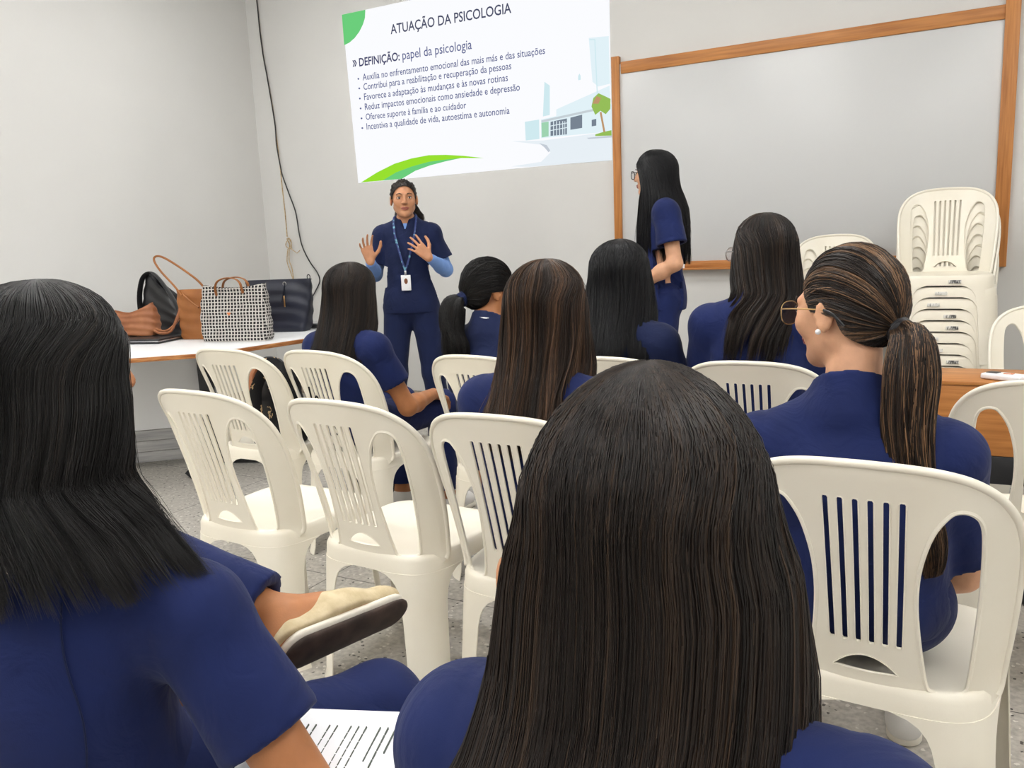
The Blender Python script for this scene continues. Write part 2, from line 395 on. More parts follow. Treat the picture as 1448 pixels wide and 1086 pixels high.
wall_text('title_text', 'ATUAÇÃO DA PSICOLOGIA', (553.3, 48.5), (723.7, 18.3), E_['title'], .012)
wall_text('heading_text', 'DEFINIÇÃO:', (508.8, 94), (566, 85.4), E_['bold'], .02)
wall_text('heading_text', 'papel da psicologia', (570, 84.6), (668, 69.3), E_['text'], .004)
wall_text('bullet_mark', '\u00bb', (499.5, 94.5), (505.5, 93.5), E_['bold'], .02)
for body, a, b in [('Auxilia no enfrentamento emocional das mais más e das situações', (513.7, 113.9), (771.4, 76.2)),
        ('Contribui para a reabilitação e recuperação da pessoas', (515, 127.4), (723.7, 97.8)),
        ('Favorece a adaptação às mudanças e às novas rotinas', (515.8, 141.7), (718.9, 114.5)),
        ('Reduz impactos emocionais como ansiedade e depressão', (516.9, 155.7), (735.8, 127.9)),
        ('Oferece suporte à família e ao cuidador', (518.2, 169.7), (660, 153)),
        ('Incentiva a qualidade de vida, autoestima e autonomia', (519.3, 183.4), (721.3, 160.8))]:
    wall_text('bullet_text', body, a, b, E_['text'], .006)
    poly_obj('bullet_dot', [(a[0]-6.2+1.3*math.cos(k), a[1]-2.2+1.3*math.sin(k)) for k in np.linspace(0, 2*PI, 10)[:-1]], E_['text'], sl, .0066)

# ------------------------------------------------------------------ cable and cord hanging in the corner
def hang(name, pts, r, mat, label, cat, ly=.012):
    m = MB(); P = [on_wall(x, y, WALL_Y-ly-.005) for x, y in pts]
    m.tube(spline(P, 5), r, 8); o = m.build(name, mat); tag(o, label, cat); return o
top = on_wall(357, -25, WALL_Y-.012)
hang('wall_cable', [(357, -40), (363, 0), (367, 40), (372, 78), (377, 105), (383, 140), (389, 178), (391, 205), (397, 238), (400, 250), (409, 275), (418, 300), (423, 330), (428, 350), (438, 370), (449, 386), (452, 398), (446, 412), (441, 422), (436, 440)], .0052, M['dark_pl'],
     'thin black cable hanging down the front wall near the corner', 'cable')
rp = MB()
P = [on_wall(x, y, WALL_Y-.006) for x, y in [(357, -40), (364, 10), (371, 70), (379, 115), (386, 155), (391, 195), (396, 235), (399, 265), (403, 300), (406, 335)]]
rp.tube(spline(P, 5), .0042, 8)
kn = on_wall(409, 346, WALL_Y-.03)
rp.tube([kn+Vector((.035*math.cos(a*1.0)*(.5+.5*math.sin(a*.37)), -.008*math.sin(a*2.3), .045*math.sin(a*.9+.4)+.01)) for a in np.linspace(0, 14, 60)], .004, 6)
rp.tube([on_wall(x, y, WALL_Y-.03) for x, y in [(409, 350), (416, 355), (420, 358), (424, 354)]], .0035, 6)
for pts in ([(407, 352), (406, 370), (411, 385), (415, 398), (416, 412)], [(409, 352), (409, 368), (413, 380), (415, 398), (414, 415)]):
    rp.tube(spline([on_wall(x, y, WALL_Y-.03) for x, y in pts], 5), .004, 6)
tag(rp.build('hanging_cord', M['rope']), 'beige cord knotted near its end, hanging beside the black cable', 'cord')

# ------------------------------------------------------------------ plastic chairs
SEAT_Z = .43
def _perimeter(n=160):
    out = []
    for i in range(n):
        a = 2*PI*i/n; c, s = math.cos(a), math.sin(a); e = 2/4.6
        x = .212*math.copysign(abs(c)**e, c); y = .215*math.copysign(abs(s)**e, s)
        out.append((x*(1+.07*y/.215), y))
    return np.array(out)
PER = _perimeter()
_seg = np.linalg.norm(np.roll(PER, -1, 0)-PER, axis=1); PLEN = _seg.sum(); PARC = np.concatenate([[0], np.cumsum(_seg)])
def per_at(s):
    s = np.mod(s, PLEN); P = np.vstack([PER, PER[:1]])
    x = np.interp(s, PARC, P[:, 0]); y = np.interp(s, PARC, P[:, 1]); h = .004
    x2 = np.interp(np.mod(s+h, PLEN), PARC, P[:, 0]); y2 = np.interp(np.mod(s+h, PLEN), PARC, P[:, 1])
    x1 = np.interp(np.mod(s-h, PLEN), PARC, P[:, 0]); y1 = np.interp(np.mod(s-h, PLEN), PARC, P[:, 1])
    t = np.array([x2-x1, y2-y1]); t = t/np.linalg.norm(t)
    return np.array([x, y]), np.array([t[1], -t[0]])
SPLAY = .075
def leg_mesh(corner):
    ang = {'fr': 45, 'fl': 135, 'rl': 225, 'rr': 315}[corner]
    s0 = PARC[int(round(ang/360*160))]
    zs = [.386, .378, .366, .35, .33, .30, .25, .18, .10, .03, 0]
    hw = [.128, .100, .082, .070, .062, .056, .052, .048, .044, .042, .042]
    if corner[0] == 'r': hw = [h*1.06 for h in hw]
    nj = 17; T = .0032
    rows = []
    for z, h in zip(zs, hw):
        o, i = [], []
        for j in range(nj):
            q = -1+2*j/(nj-1); p, nrm = per_at(s0+q*h)
            off = .004+(SEAT_Z-z)*SPLAY + (.006 if z < .02 else 0)
            # flare stays along the skirt near the top
            a = p+nrm*off; b = p+nrm*(off-T)
            o.append((a[0], a[1], z)); i.append((b[0], b[1], z))
        rows.append(o+i[::-1])
    V = [v for r in rows for v in r]; n = 2*nj; F = []
    for k in range(len(rows)-1):
        for j in range(n):
            F.append((k*n+j, k*n+(j+1) % n, (k+1)*n+(j+1) % n, (k+1)*n+j))
    F.append(tuple(range(n))); F.append(tuple(range((len(rows)-1)*n, len(rows)*n))[::-1])
    me = mesh_np('leg', V, F)
    bm = bmesh.new(); bm.from_mesh(me); bmesh.ops.recalc_face_normals(bm, faces=bm.faces); bm.to_mesh(me); bm.free()
    set_sharp(me, 50); return me
def seat_mesh():
    n = len(PER); rings = []
    def ring(f, z, dish=0.0):
        return [(p[0]*f, p[1]*f, z+dish*(p[0]**2+0)) for p in PER]
    for f, z in [(.12, -.016), (.35, -.0145), (.6, -.010), (.78, -.004), (.86, .0005), (.92, .0035), (.96, .004), (.985, .001), (1.0, -.006)]:
        rings.append(ring(f, SEAT_Z+z))
    outer = []
    for f in (0, 1):
        z = SEAT_Z-.012-f*.033; r = []
        for i in range(n):
            p, nr = per_at(PARC[i]); a = p+nr*(.002+(SEAT_Z-z)*SPLAY); r.append((a[0], a[1], z))
        outer.append(r)
    rings += outer
    inner = []
    for z in (SEAT_Z-.045, SEAT_Z-.014):
        r = []
        for i in range(n):
            p, nr = per_at(PARC[i]); a = p+nr*(.002+(SEAT_Z-z)*SPLAY-.0045); r.append((a[0], a[1], z))
        inner.append(r)
    rings += inner
    rings += [ring(.9, SEAT_Z-.012), ring(.5, SEAT_Z-.02), ring(.12, SEAT_Z-.022)]
    V = [v for r in rings for v in r]; F = []
    for k in range(len(rings)-1):
        for i in range(n): F.append((k*n+i, (k+1)*n+i, (k+1)*n+(i+1) % n, k*n+(i+1) % n))
    F.append(tuple(range(n))); F.append(tuple(range((len(rings)-1)*n, len(rings)*n))[::-1])
    me = mesh_np('seat', V, F)
    bm = bmesh.new(); bm.from_mesh(me); bmesh.ops.recalc_face_normals(bm, faces=bm.faces); bm.to_mesh(me); bm.free()
    set_sharp(me, 55); return me
def back_map(u, v, off=0.0):
    t = max(0.0, min(1.0, v/.44)); a = abs(u)/.22
    pw = 3.4-1.3*t; c = .105-.045*t
    y = -.207-.115*t**1.15+c*a**pw
    # outward (rear) normal approx
    dydu = (c*pw*a**(pw-1)/.22)*(1 if u > 0 else -1); n = Vector((dydu, -1, -.26*(1 if v > 0 else 0))).normalized()
    return Vector((u, y, SEAT_Z+v*.985))+n*off
def back_mesh():
    half = [(0, .446), (.06, .444), (.11, .438), (.155, .424), (.19, .400), (.214, .366), (.2265, .325), (.2305, .27), (.228, .2), (.222, .12), (.215, .05), (.210, 0), (.205, -.018)]
    sp = spline([(p[0], p[1], 0) for p in half], 5)
    right = [(p.x, p.y) for p in sp]
    bottom = [(x, -.030) for x in np.linspace(.197, -.197, 30)]
    outer = right + bottom + [(-x, y) for x, y in right[::-1]][:-1]
    op = [(.124, .360), (.140, .370), (.158, .366), (.171, .348), (.1755, .31), (.1745, .22), (.169, .12), (.162, .03), (.156, .006), (.135, .001), (.108, .003), (.098, .016), (.090, .07), (.083, .14), (.081, .20), (.086, .26), (.102, .322)]
    op = [(p.x, p.y) for p in spline([(a, b, 0) for a, b in op], 4, closed=True)]
    holes = [op, [(-a, b) for a, b in op]]
    for k in range(6):
        ut, ub, wd = (k-2.5)*.0240, (k-2.5)*.0222, .0058
        pts = []
        for q in range(14):
            v = .090+(.378-.090)*q/13; u = ub+(ut-ub)*q/13; pts.append((u+wd, v))
        hole = [(ub-wd*.6, .086), (ub+wd*.6, .086)]+pts+[(ut+wd*.6, .382), (ut-wd*.6, .382)]+[(a-2*wd, b) for a, b in pts[::-1]]
        holes.append(hole)
    lens = [(x, .022+.004*(x/.056)**2) for x in np.linspace(-.056, .056, 13)]+[(x, .026+.033*(1-(x/.056)**2)) for x in np.linspace(.052, -.052, 15)]
    holes.append(lens)
    V2, ED = [], []
    for loop in [outer]+holes:
        b = len(V2); V2 += loop; n = len(loop); ED += [(b+i, b+(i+1) % n) for i in range(n)]
    bnd = np.array(V2)
    for u in np.arange(-.22, .221, .018):
        for v in np.arange(-.015, .44, .018):
            if np.min(np.hypot(bnd[:, 0]-u, bnd[:, 1]-v)) > .007: V2.append((u, v))
    vv, ee, ff, *_ = delaunay_2d_cdt([Vector(p) for p in V2], ED, [], 0, 1e-6, False)
    def inside(p, loop):
        r = False; n = len(loop)
        for i in range(n):
            (ax, ay), (bx, by) = loop[i], loop[(i+1) % n]
            if (ay > p[1]) != (by > p[1]) and p[0] < (bx-ax)*(p[1]-ay)/(by-ay)+ax: r = not r
        return r
    F = []
    for f in ff:
        c = sum((vv[i] for i in f), Vector((0, 0)))/len(f)
        if inside(c, outer) and not any(inside(c, h) for h in holes): F.append(f)
    used = sorted({i for f in F for i in f}); ren = {o: i for i, o in enumerate(used)}
    F = [tuple(ren[i] for i in f) for f in F]; P = [vv[i] for i in used]; N = len(P); T = .0055
    V3 = [back_map(p.x, p.y, 0) for p in P]+[back_map(p.x, p.y, T) for p in P]
    cnt = {}
    for f in F:
        for i in range(3):
            e = (f[i], f[(i+1) % 3]); cnt[e] = 1
    side = [(a, b) for a, b in cnt if (b, a) not in cnt]
    FF = list(F)+[tuple(N+i for i in f[::-1]) for f in F]+[(b, a, N+a, N+b) for a, b in side]
    bm = bmesh.new(); vs = [bm.verts.new(v) for v in V3]
    for f in FF: bm.faces.new([vs[i] for i in f])
    bmesh.ops.recalc_face_normals(bm, faces=bm.faces)
    m = MB(); m.bm.free(); m.bm = bm
    rim = right[:-1]
    full = [(-x, y) for x, y in rim[::-1]][:-1]+rim
    m.tube([back_map(u*.995, v, T*.45) for u, v in full], .0075, 8)
    for h in holes[:2]: m.tube([back_map(u, v, T*.8) for u, v in h], .0042, 6, closed=True)
    for h in holes[2:]: m.tube([back_map(u, v, T*.95) for u, v in h], .0016, 5, closed=True)
    me = bm_mesh('backrest', m.bm); set_sharp(me, 50); return me
CH = {'seat': seat_mesh(), 'backrest': back_mesh(), **{k: leg_mesh(k) for k in ('fl', 'fr', 'rl', 'rr')}}
for me in CH.values():
    me.materials.append(M['plastic'])
    me.polygons.foreach_set('use_smooth', np.ones(len(me.polygons), bool))
def make_chair(loc, rz, label, group, sticker=False):
    r = empty('plastic_chair', loc, rz); tag(r, label, 'chair', group)
    for n, k in (('seat', 'seat'), ('backrest', 'backrest'), ('leg', 'fl'), ('leg', 'fr'), ('leg', 'rl'), ('leg', 'rr')):
        link(n, CH[k], r, None, False)
    return r
D = math.radians
G1, G2, G0 = 'white chairs of the front audience row', 'white chairs of the middle audience row', 'white chairs of the rear audience row'
CHAIRS = dict(
    C=((-2.64, 2.66, 0), D(0), 'empty white plastic chair holding a black printed bag, beside the bag table', G1),
    D=((-2.17, 2.69, 0), D(-3), 'white plastic chair with black strokes seen through its slats, under a straight-haired person', G1),
    E=((-1.46, 2.70, 0), D(-4), 'white plastic chair under the person with a low dark ponytail and navy hair tie', G1),
    J=((-1.02, 2.76, 0), D(0), 'white plastic chair mostly hidden behind a brown-haired person, under a jet black-haired person', G1),
    H=((-.555, 2.76, 0), D(0), 'white plastic chair under the person with round thin glasses and dark layered hair', G1),
    I=((.195, 2.62, 0), D(4), 'empty white plastic chair at the edge of the photo, before a small wooden desk', G1),
    A=((-1.92, 1.90, 0), D(-2), 'empty white plastic chair partly hidden by the nearest person with black hair', G2),
    B=((-1.40, 1.90, 0), D(-3), 'empty white plastic chair, fully visible, behind the beige shoe', G2),
    F=((-.915, 1.87, 0), D(0), 'white plastic chair under the person with long wavy brown hair', G2),
    G=((-.118, 1.735, 0), D(-3), 'large white plastic chair under the person with a highlighted ponytail', G2),
    P1=((-1.03, .57, 0), D(0), 'white plastic chair under the person crossing a leg in a beige shoe', G0),
    P2=((-.215, .595, 0), D(0), 'white plastic chair under the dark-haired person nearest the camera', G0))
CHO = {k: make_chair(loc, rz, lb, g) for k, (loc, rz, lb, g) in CHAIRS.items()}
sc_ = MB()
for pts in ([(-.052, .30), (-.055, .24), (-.045, .20), (-.048, .15)], [(-.03, .19), (-.038, .235), (-.025, .262), (-.014, .235), (-.022, .20), (-.012, .175), (.004, .20), (.010, .235), (.000, .245), (-.006, .20), (.004, .14)],
            [(.012, .13), (.020, .18), (.030, .215), (.034, .19), (.028, .15), (.036, .12)], [(.036, .20), (.044, .16), (.050, .12), (.046, .09)], [(.0, .12), (.02, .105), (.045, .10)]):
    sc_.tube(spline([back_map(u, v, .0075) for u, v in pts], 6), .0035, 6)
sc_.build('marker_scribble', M['marker'], CHO['D'])
# stacked chairs by the whiteboard
STEP = .0563
ORD = ['top', 'second', 'third', 'fourth', 'fifth', 'sixth', 'seventh', 'eighth', 'ninth', 'tenth', 'eleventh']
M['sticker'] = noise_col(new_mat('sticker', (.5, .5, .5), .5), srgb(226, 224, 218), srgb(70, 70, 70), scale=(60, 1, 20), ns=2, lo=.45, hi=.6)
def stack(x, y, n, word, grp, rz):
    for i in range(n):
        k = n-1-i
        lab = ('topmost white chair of the %s chair stack' % word) if k == 0 else '%s white chair from the top in the %s chair stack' % (ORD[k], word)
        a = rz + D(180)
        r = make_chair((x+.006*math.sin(i*2.3), y+.0015*i, i*STEP), a, lab, grp)
        if n > 8 and k < 8:
            MB().box((.0+.05*math.sin(i*1.7), .2225+.002, SEAT_Z-.026), (.055, .002, .016), .0005).build('barcode_sticker', M['sticker'], r)
stack(-.093, 4.79, 11, 'tall', 'white chairs in the tall stack', D(1))
stack(-.70, 4.98, 7, 'short', 'white chairs in the short stack', D(-2))
make_chair((.345, 4.05, 0), D(182), 'white plastic chair turned to the audience beside the tall stack, cut by the photo edge', None)

# ------------------------------------------------------------------ table with bags
TZ = .75
tb = empty('bag_table', (-4.1, 3.4, 0)); tag(tb, 'white-topped table with wood edging and black legs, covered with handbags', 'table')
TP = [(-4.25, 2.18), (-3.47, 2.93), (-3.41, 3.06), (-3.335, 3.60), (-3.36, 3.70), (-3.76, 4.22), (-5.2, 4.3), (-5.2, 2.18)]
loc = lambda P: [(p[0]+4.1, p[1]-3.4) for p in P]
MB().prism(loc(TP), TZ-.028, TZ, .002).build('tabletop', M['white_lam'], tb)
cxx, cyc = -4.3, 3.25
band = [(cxx+(p[0]-cxx)*1.006, cyc+(p[1]-cyc)*1.006) for p in TP]
MB().prism(loc(band), TZ-.026, TZ-.003, .002).build('edge_band', M['wood_edge'], tb)
def tloc(x, y, z): return (x+4.1, y-3.4, z)
rot45 = Matrix.Rotation(D(42), 3, 'Z')
MB().box(tloc(-3.93, 3.37, .375), (.085, .06, .70), .004, rot45).build('leg', M['black_metal'], tb)
MB().box(tloc(-4.75, 2.75, .375), (.085, .06, .70), .004, rot45).build('leg', M['black_metal'], tb)
MB().tube([tloc(-3.80, 3.08, .035), tloc(-3.93, 3.37, .035), tloc(-4.04, 3.62, .035)], .034, 4).build('foot_bar', M['black_metal'], tb)
MB().tube([tloc(-3.93, 3.37, .04), tloc(-3.40, 3.60, .04)], .034, 4).build('foot_bar', M['black_metal'], tb)
MB().tube([tloc(-4.68, 2.6, .035), tloc(-4.86, 3.0, .035)], .034, 4).build('foot_bar', M['black_metal'], tb)
MB().box(tloc(-4.38, 3.02, .475), (1.06, .018, .47), .002, rot45).build('front_panel', M['white_lam'], tb)
gp = MB()
for k in range(3): gp.box(tloc(-4.38, 3.02, .045+.065*k+.03), (1.05, .016, .062), .003, rot45)
gp.build('lower_panel', M['grey_lam'], tb)

def soft_bag(name, w_b, w_t, d_b, d_t, h, mat, parent=None, bulge=.012, sag=0.0, n=4.0, skew=0.0, uv=False, seed=0, lean=0.0):
    """a cloth or leather bag body: superellipse rings, closed bottom, sunken open top"""
    NA, NZ = 72, 22; rs = np.random.default_rng(seed); ph = rs.uniform(0, 6, 6)
    rings = []; U = []
    for k in range(NZ+1):
        t = k/NZ; W = (w_b+(w_t-w_b)*t)/2; Dp = (d_b+(d_t-d_b)*t**.8)/2
        if t < .06: W -= .008*(1-t/.06); Dp -= .008*(1-t/.06)
        r = []
        for i in range(NA):
            a = 2*PI*i/NA+PI/2; c, s = math.cos(a), math.sin(a); e = 2/n
            x = W*math.copysign(abs(c)**e, c); y = Dp*math.copysign(abs(s)**e, s)
            b = bulge*math.sin(PI*t)*(.6+.4*math.sin(2.2*a+ph[0]))+.004*math.sin(5*a+ph[1]+6*t)*t+.003*math.sin(9*t*3+ph[2]+3*a)
            x += b*c; y += b*s
            z = h*t-sag*t**3*(1-(x/max(W, 1e-4))**2)+skew*(x/W)*t
            r.append((x, y+lean*t, z))
        rings.append(r)
    top = rings[-1]; zt = h
    for f, dz in ((.94, -.004), (.90, -.05), (.6, -.09)):
        rings.append([(x*f, lean+(y-lean)*f*.9, z+dz) for x, y, z in top])
    V = [v for r in rings for v in r]; F = []; R = len(rings)
    for k in range(R-1):
        for i in range(NA): F.append((k*NA+i, k*NA+(i+1) % NA, (k+1)*NA+(i+1) % NA, (k+1)*NA+i))
    F.append(tuple(range(NA))[::-1]); F.append(tuple(range((R-1)*NA, R*NA)))
    me = mesh_np(name, V, F)
    bm = bmesh.new(); bm.from_mesh(me); bmesh.ops.recalc_face_normals(bm, faces=bm.faces)
    if uv:
        L = bm.loops.layers.uv.new('UVMap')
        for f in bm.faces:
            ny = abs(f.normal.y) > abs(f.normal.x)
            for l in f.loops: l[L].uv = ((l.vert.co.x if ny else l.vert.co.y)+.4, l.vert.co.z+.2)
    bm.to_mesh(me); bm.free(); set_sharp(me, 50)
    return link(name, me, parent, mat)
def strap(name, pts, wd, th, mat, parent, n=6, up=None):
    m = MB(); m.tube(spline(pts, n), wd/2, 8, flat=th/wd, up=up); return m.build(name, mat, parent)
tz = TZ+.001
# checked tote
g = empty('checked_tote', (-3.685, 3.42, tz), D(17)); tag(g, 'black and white checked tote bag with short tan handles on the table', 'handbag')
soft_bag('bag_body', .415, .385, .13, .05, .325, M['check'], g, .012, .02, 5, uv=True, seed=3)
for yy in (-.045, .035):
    strap('handle', [(-.085, yy, .265), (-.082, yy-.012, .31), (-.065, yy-.01, .345), (-.02, yy, .362), (.035, yy, .357), (.07, yy-.008, .335), (.082, yy-.012, .30), (.085, yy-.008, .275)], .026, .008, M['tan_leather'], g, up=Vector((0, -1, 0)))
MB().prism([(-.012, 0), (0, -.014), (.012, 0), (.006, .006), (0, .002), (-.006, .006)], 0, .003).build('heart_patch', M['orange_mark'], g)
bpy.data.objects[g.children[-1].name].rotation_euler = (D(90), 0, 0); g.children[-1].location = (.0, -.078, .165)
# navy tote
g = empty('navy_tote', (-3.80, 3.90, tz), D(16)); tag(g, 'large dark navy leather tote with a hanging tassel, tallest bag behind the checked tote', 'handbag')
soft_bag('bag_body', .36, .45, .15, .035, .325, M['navy_leather'], g, .012, .0, 5, seed=5)
MB().tube([(.05+.011*math.cos(a), -.024, .297+.011*math.sin(a)) for a in np.linspace(0, 2*PI, 16)[:-1]], .003, 6, closed=True).build('ring', M['steel'], g)
strap('tassel', [(.052, -.03, .295), (.05, -.045, .25), (.045, -.055, .21), (.040, -.06, .185)], .012, .004, M['navy_leather'], g, up=Vector((0, -1, 0)))
strap('tassel', [(.052, -.03, .295), (.055, -.045, .25), (.058, -.055, .22)], .012, .004, M['navy_leather'], g, up=Vector((0, -1, 0)))
MB().box((.058, -.06, .19), (.008, .005, .07), .001).build('tassel_tip', M['gold'], g)
MB().tube([(.205+.01*math.cos(a), 0, .335+.014*math.sin(a)) for a in np.linspace(0, 2*PI, 14)[:-1]], .003, 6, closed=True).build('side_ring', M['dark_pl'], g)
# tan tote
g = empty('tan_tote', (-3.99, 3.50, tz), D(14)); tag(g, 'tan leather tote with one tall thin looped handle, beside the checked tote', 'handbag')
soft_bag('bag_body', .36, .40, .14, .07, .295, M['tan_leather'], g, .006, .0, 7, seed=8)
MB().tube(spline([(-.15, -.045, .26), (-.19, -.05, .32), (-.28, -.05, .42), (-.315, -.045, .485), (-.28, -.035, .50), (-.20, -.02, .455), (-.07, 0, .355), (-.02, .01, .29)], 6), .0065, 8).build('handle', M['tan_leather'], g)
MB().tube(spline([(-.14, -.05, .27), (-.08, -.06, .225), (-.03, -.062, .19)], 6), .006, 6).build('strap', M['tan_leather'], g)
# slouched black bag
g = empty('black_handbag', (-4.52, 3.62, tz), D(12)); tag(g, 'shiny black leather handbag slumped to one side behind the brown pouch', 'handbag')
soft_bag('bag_body', .36, .22, .17, .06, .31, M['black_leather'], g, .02, .0, 3, skew=-.09, seed=11)
strap('handle', [(-.15, -.06, .10), (-.15, -.06, .24), (-.12, -.05, .36), (-.07, -.04, .40), (-.02, -.04, .38), (.06, -.05, .29), (.13, -.07, .20), (.16, -.08, .12)], .05, .014, M['black_leather'], g, up=Vector((0, -1, 0)))
# brown pouch
g = empty('brown_pouch', (-4.47, 3.33, tz+.030), D(14)); tag(g, 'crumpled brown leather pouch with loose straps lying on a black folder', 'pouch')
soft_bag('bag_body', .33, .29, .15, .06, .175, M['brown_leather'], g, .02, .035, 3.2, skew=.02, seed=14)
MB().tube(spline([(.17, -.04, .03), (.22, -.05, .012), (.27, -.02, .02), (.31, .0, .10), (.34, .03, .20)], 6), .008, 6).build('strap', M['brown_leather'], g)
MB().tube(spline([(.17, -.02, .035), (.23, -.02, .022), (.27, .01, .05), (.33, .03, .12)], 6), .007, 6).build('strap', M['brown_leather'], g)
# black folder under the pouch
g = empty('black_folder', (-4.40, 3.25, tz), D(16)); tag(g, 'flat black zip folder lying under the brown pouch on the table', 'folder')
MB().box((0, 0, .014), (.56, .27, .026), .008, seg=3).build('cover', M['black_leather'], g)
MB().box((0, -.005, .014), (.565, .268, .005), .001).build('zip_edge', M['steel'], g)
# closed laptops behind the navy tote
g = empty('closed_laptop', (-3.80, 4.10, tz), D(8)); tag(g, 'closed black laptop with a grey edge behind the navy tote', 'laptop')
MB().box((0, 0, .011), (.36, .16, .018), .004).build('base', M['dark_pl'], g); MB().box((0, 0, .028), (.36, .16, .012), .003).build('lid', M['steel'], g)

# black printed bag on the empty front-row chair
g = empty('printed_bag', (-2.655, 2.67, SEAT_Z-.008), D(-28)); tag(g, 'black bag printed with beige scrolls on the empty front-row chair', 'handbag')
soft_bag('bag_body', .27, .24, .19, .10, .36, M['print'], g, .02, .03, 2.8, seed=21)
strap('strap', [(.10, -.09, .33), (.07, -.125, .24), (.075, -.13, .10), (.10, -.13, .02), (.155, -.09, .012), (.175, -.05, .03)], .055, .012, M['print'], g, up=Vector((0, -1, 0)))
MB().box((.125, -.125, .0165), (.05, .03, .012), .003, Matrix.Rotation(D(35), 3, 'Z')).build('leather_tip', M['brown_leather'], g)
MB().tube(spline([(-.08, -.06, .33), (-.085, -.09, .29), (-.06, -.105, .23), (.0, -.11, .20), (.05, -.105, .24), (.06, -.085, .30)], 6), .012, 8).build('handle', M['brown_leather'], g)
g = empty('black_backpack', (-2.62, 3.28, .0), D(10)); tag(g, 'plain black backpack on the floor between the bag table and the front row', 'backpack')
soft_bag('bag_body', .34, .28, .2, .12, .50, M['black_leather'], g, .02, .0, 3, seed=25)
strap('shoulder_strap', [(-.06, -.1, .45), (-.07, -.13, .30), (-.06, -.13, .12), (-.05, -.1, .05)], .05, .012, M['black_leather'], g, up=Vector((0, -1, 0)))
strap('shoulder_strap', [(.06, -.1, .45), (.07, -.13, .30), (.06, -.13, .12), (.05, -.1, .05)], .05, .012, M['black_leather'], g, up=Vector((0, -1, 0)))
# small wooden desk
g = empty('wooden_desk', (.08, 3.42, 0), D(2)); tag(g, 'small brown wooden desk with a black base rail behind the empty chair', 'desk')
MB().box((0, 0, .56), (.42, .30, .25), .006).build('cabinet_body', M['wood'], g)
MB().box((0, 0, .692), (.43, .31, .014), .004).build('desktop', M['wood'], g)
MB().box((0, 0, .385), (.425, .305, .10), .003).build('base_rail', M['black_metal'], g)
for sx in (-.19, .19):
    for sy in (-.13, .13): MB().box((sx, sy, .17), (.03, .03, .34), .002).build('leg', M['black_metal'], g)
MB().tube([(-.19+.016*math.cos(a), -.158, .662+.018*math.sin(a)) for a in np.linspace(0, 2*PI, 16)[:-1]], .003, 6, closed=True).build('pull_ring', M['gold'], g)
g = empty('white_device', (.135, 3.33, .700), D(-28)); tag(g, 'small white plastic device with a dark window lying on the wooden desk', 'device')
MB().box((0, 0, .011), (.135, .068, .020), .006, seg=3).build('casing', M['white_pl'], g)
MB().box((-.04, .005, .022), (.036, .034, .002), .0005).build('dark_window', M['dark_pl'], g)
MB().box((.012, .0, .022), (.030, .008, .002), .0005, Matrix.Rotation(D(20), 3, 'Z')).box((.02, .012, .022), (.012, .006, .002), .0005).build('orange_marking', M['orange_mark'], g)
# black adapter and its cable on the floor
g = empty('power_adapter', (.225, 3.1, 0), D(20)); tag(g, 'black power adapter with a thin cable on the floor under the edge chair', 'adapter')
MB().box((0, 0, .03), (.10, .16, .058), .02, seg=4).build('casing', M['dark_pl'], g)
MB().tube(spline([(-.05, .02, .03), (-.08, .03, .012), (-.14, .06, .005), (-.24, .10, .005), (-.36, .2, .005)], 6), .0035, 6).build('cable', M['dark_pl'], g)

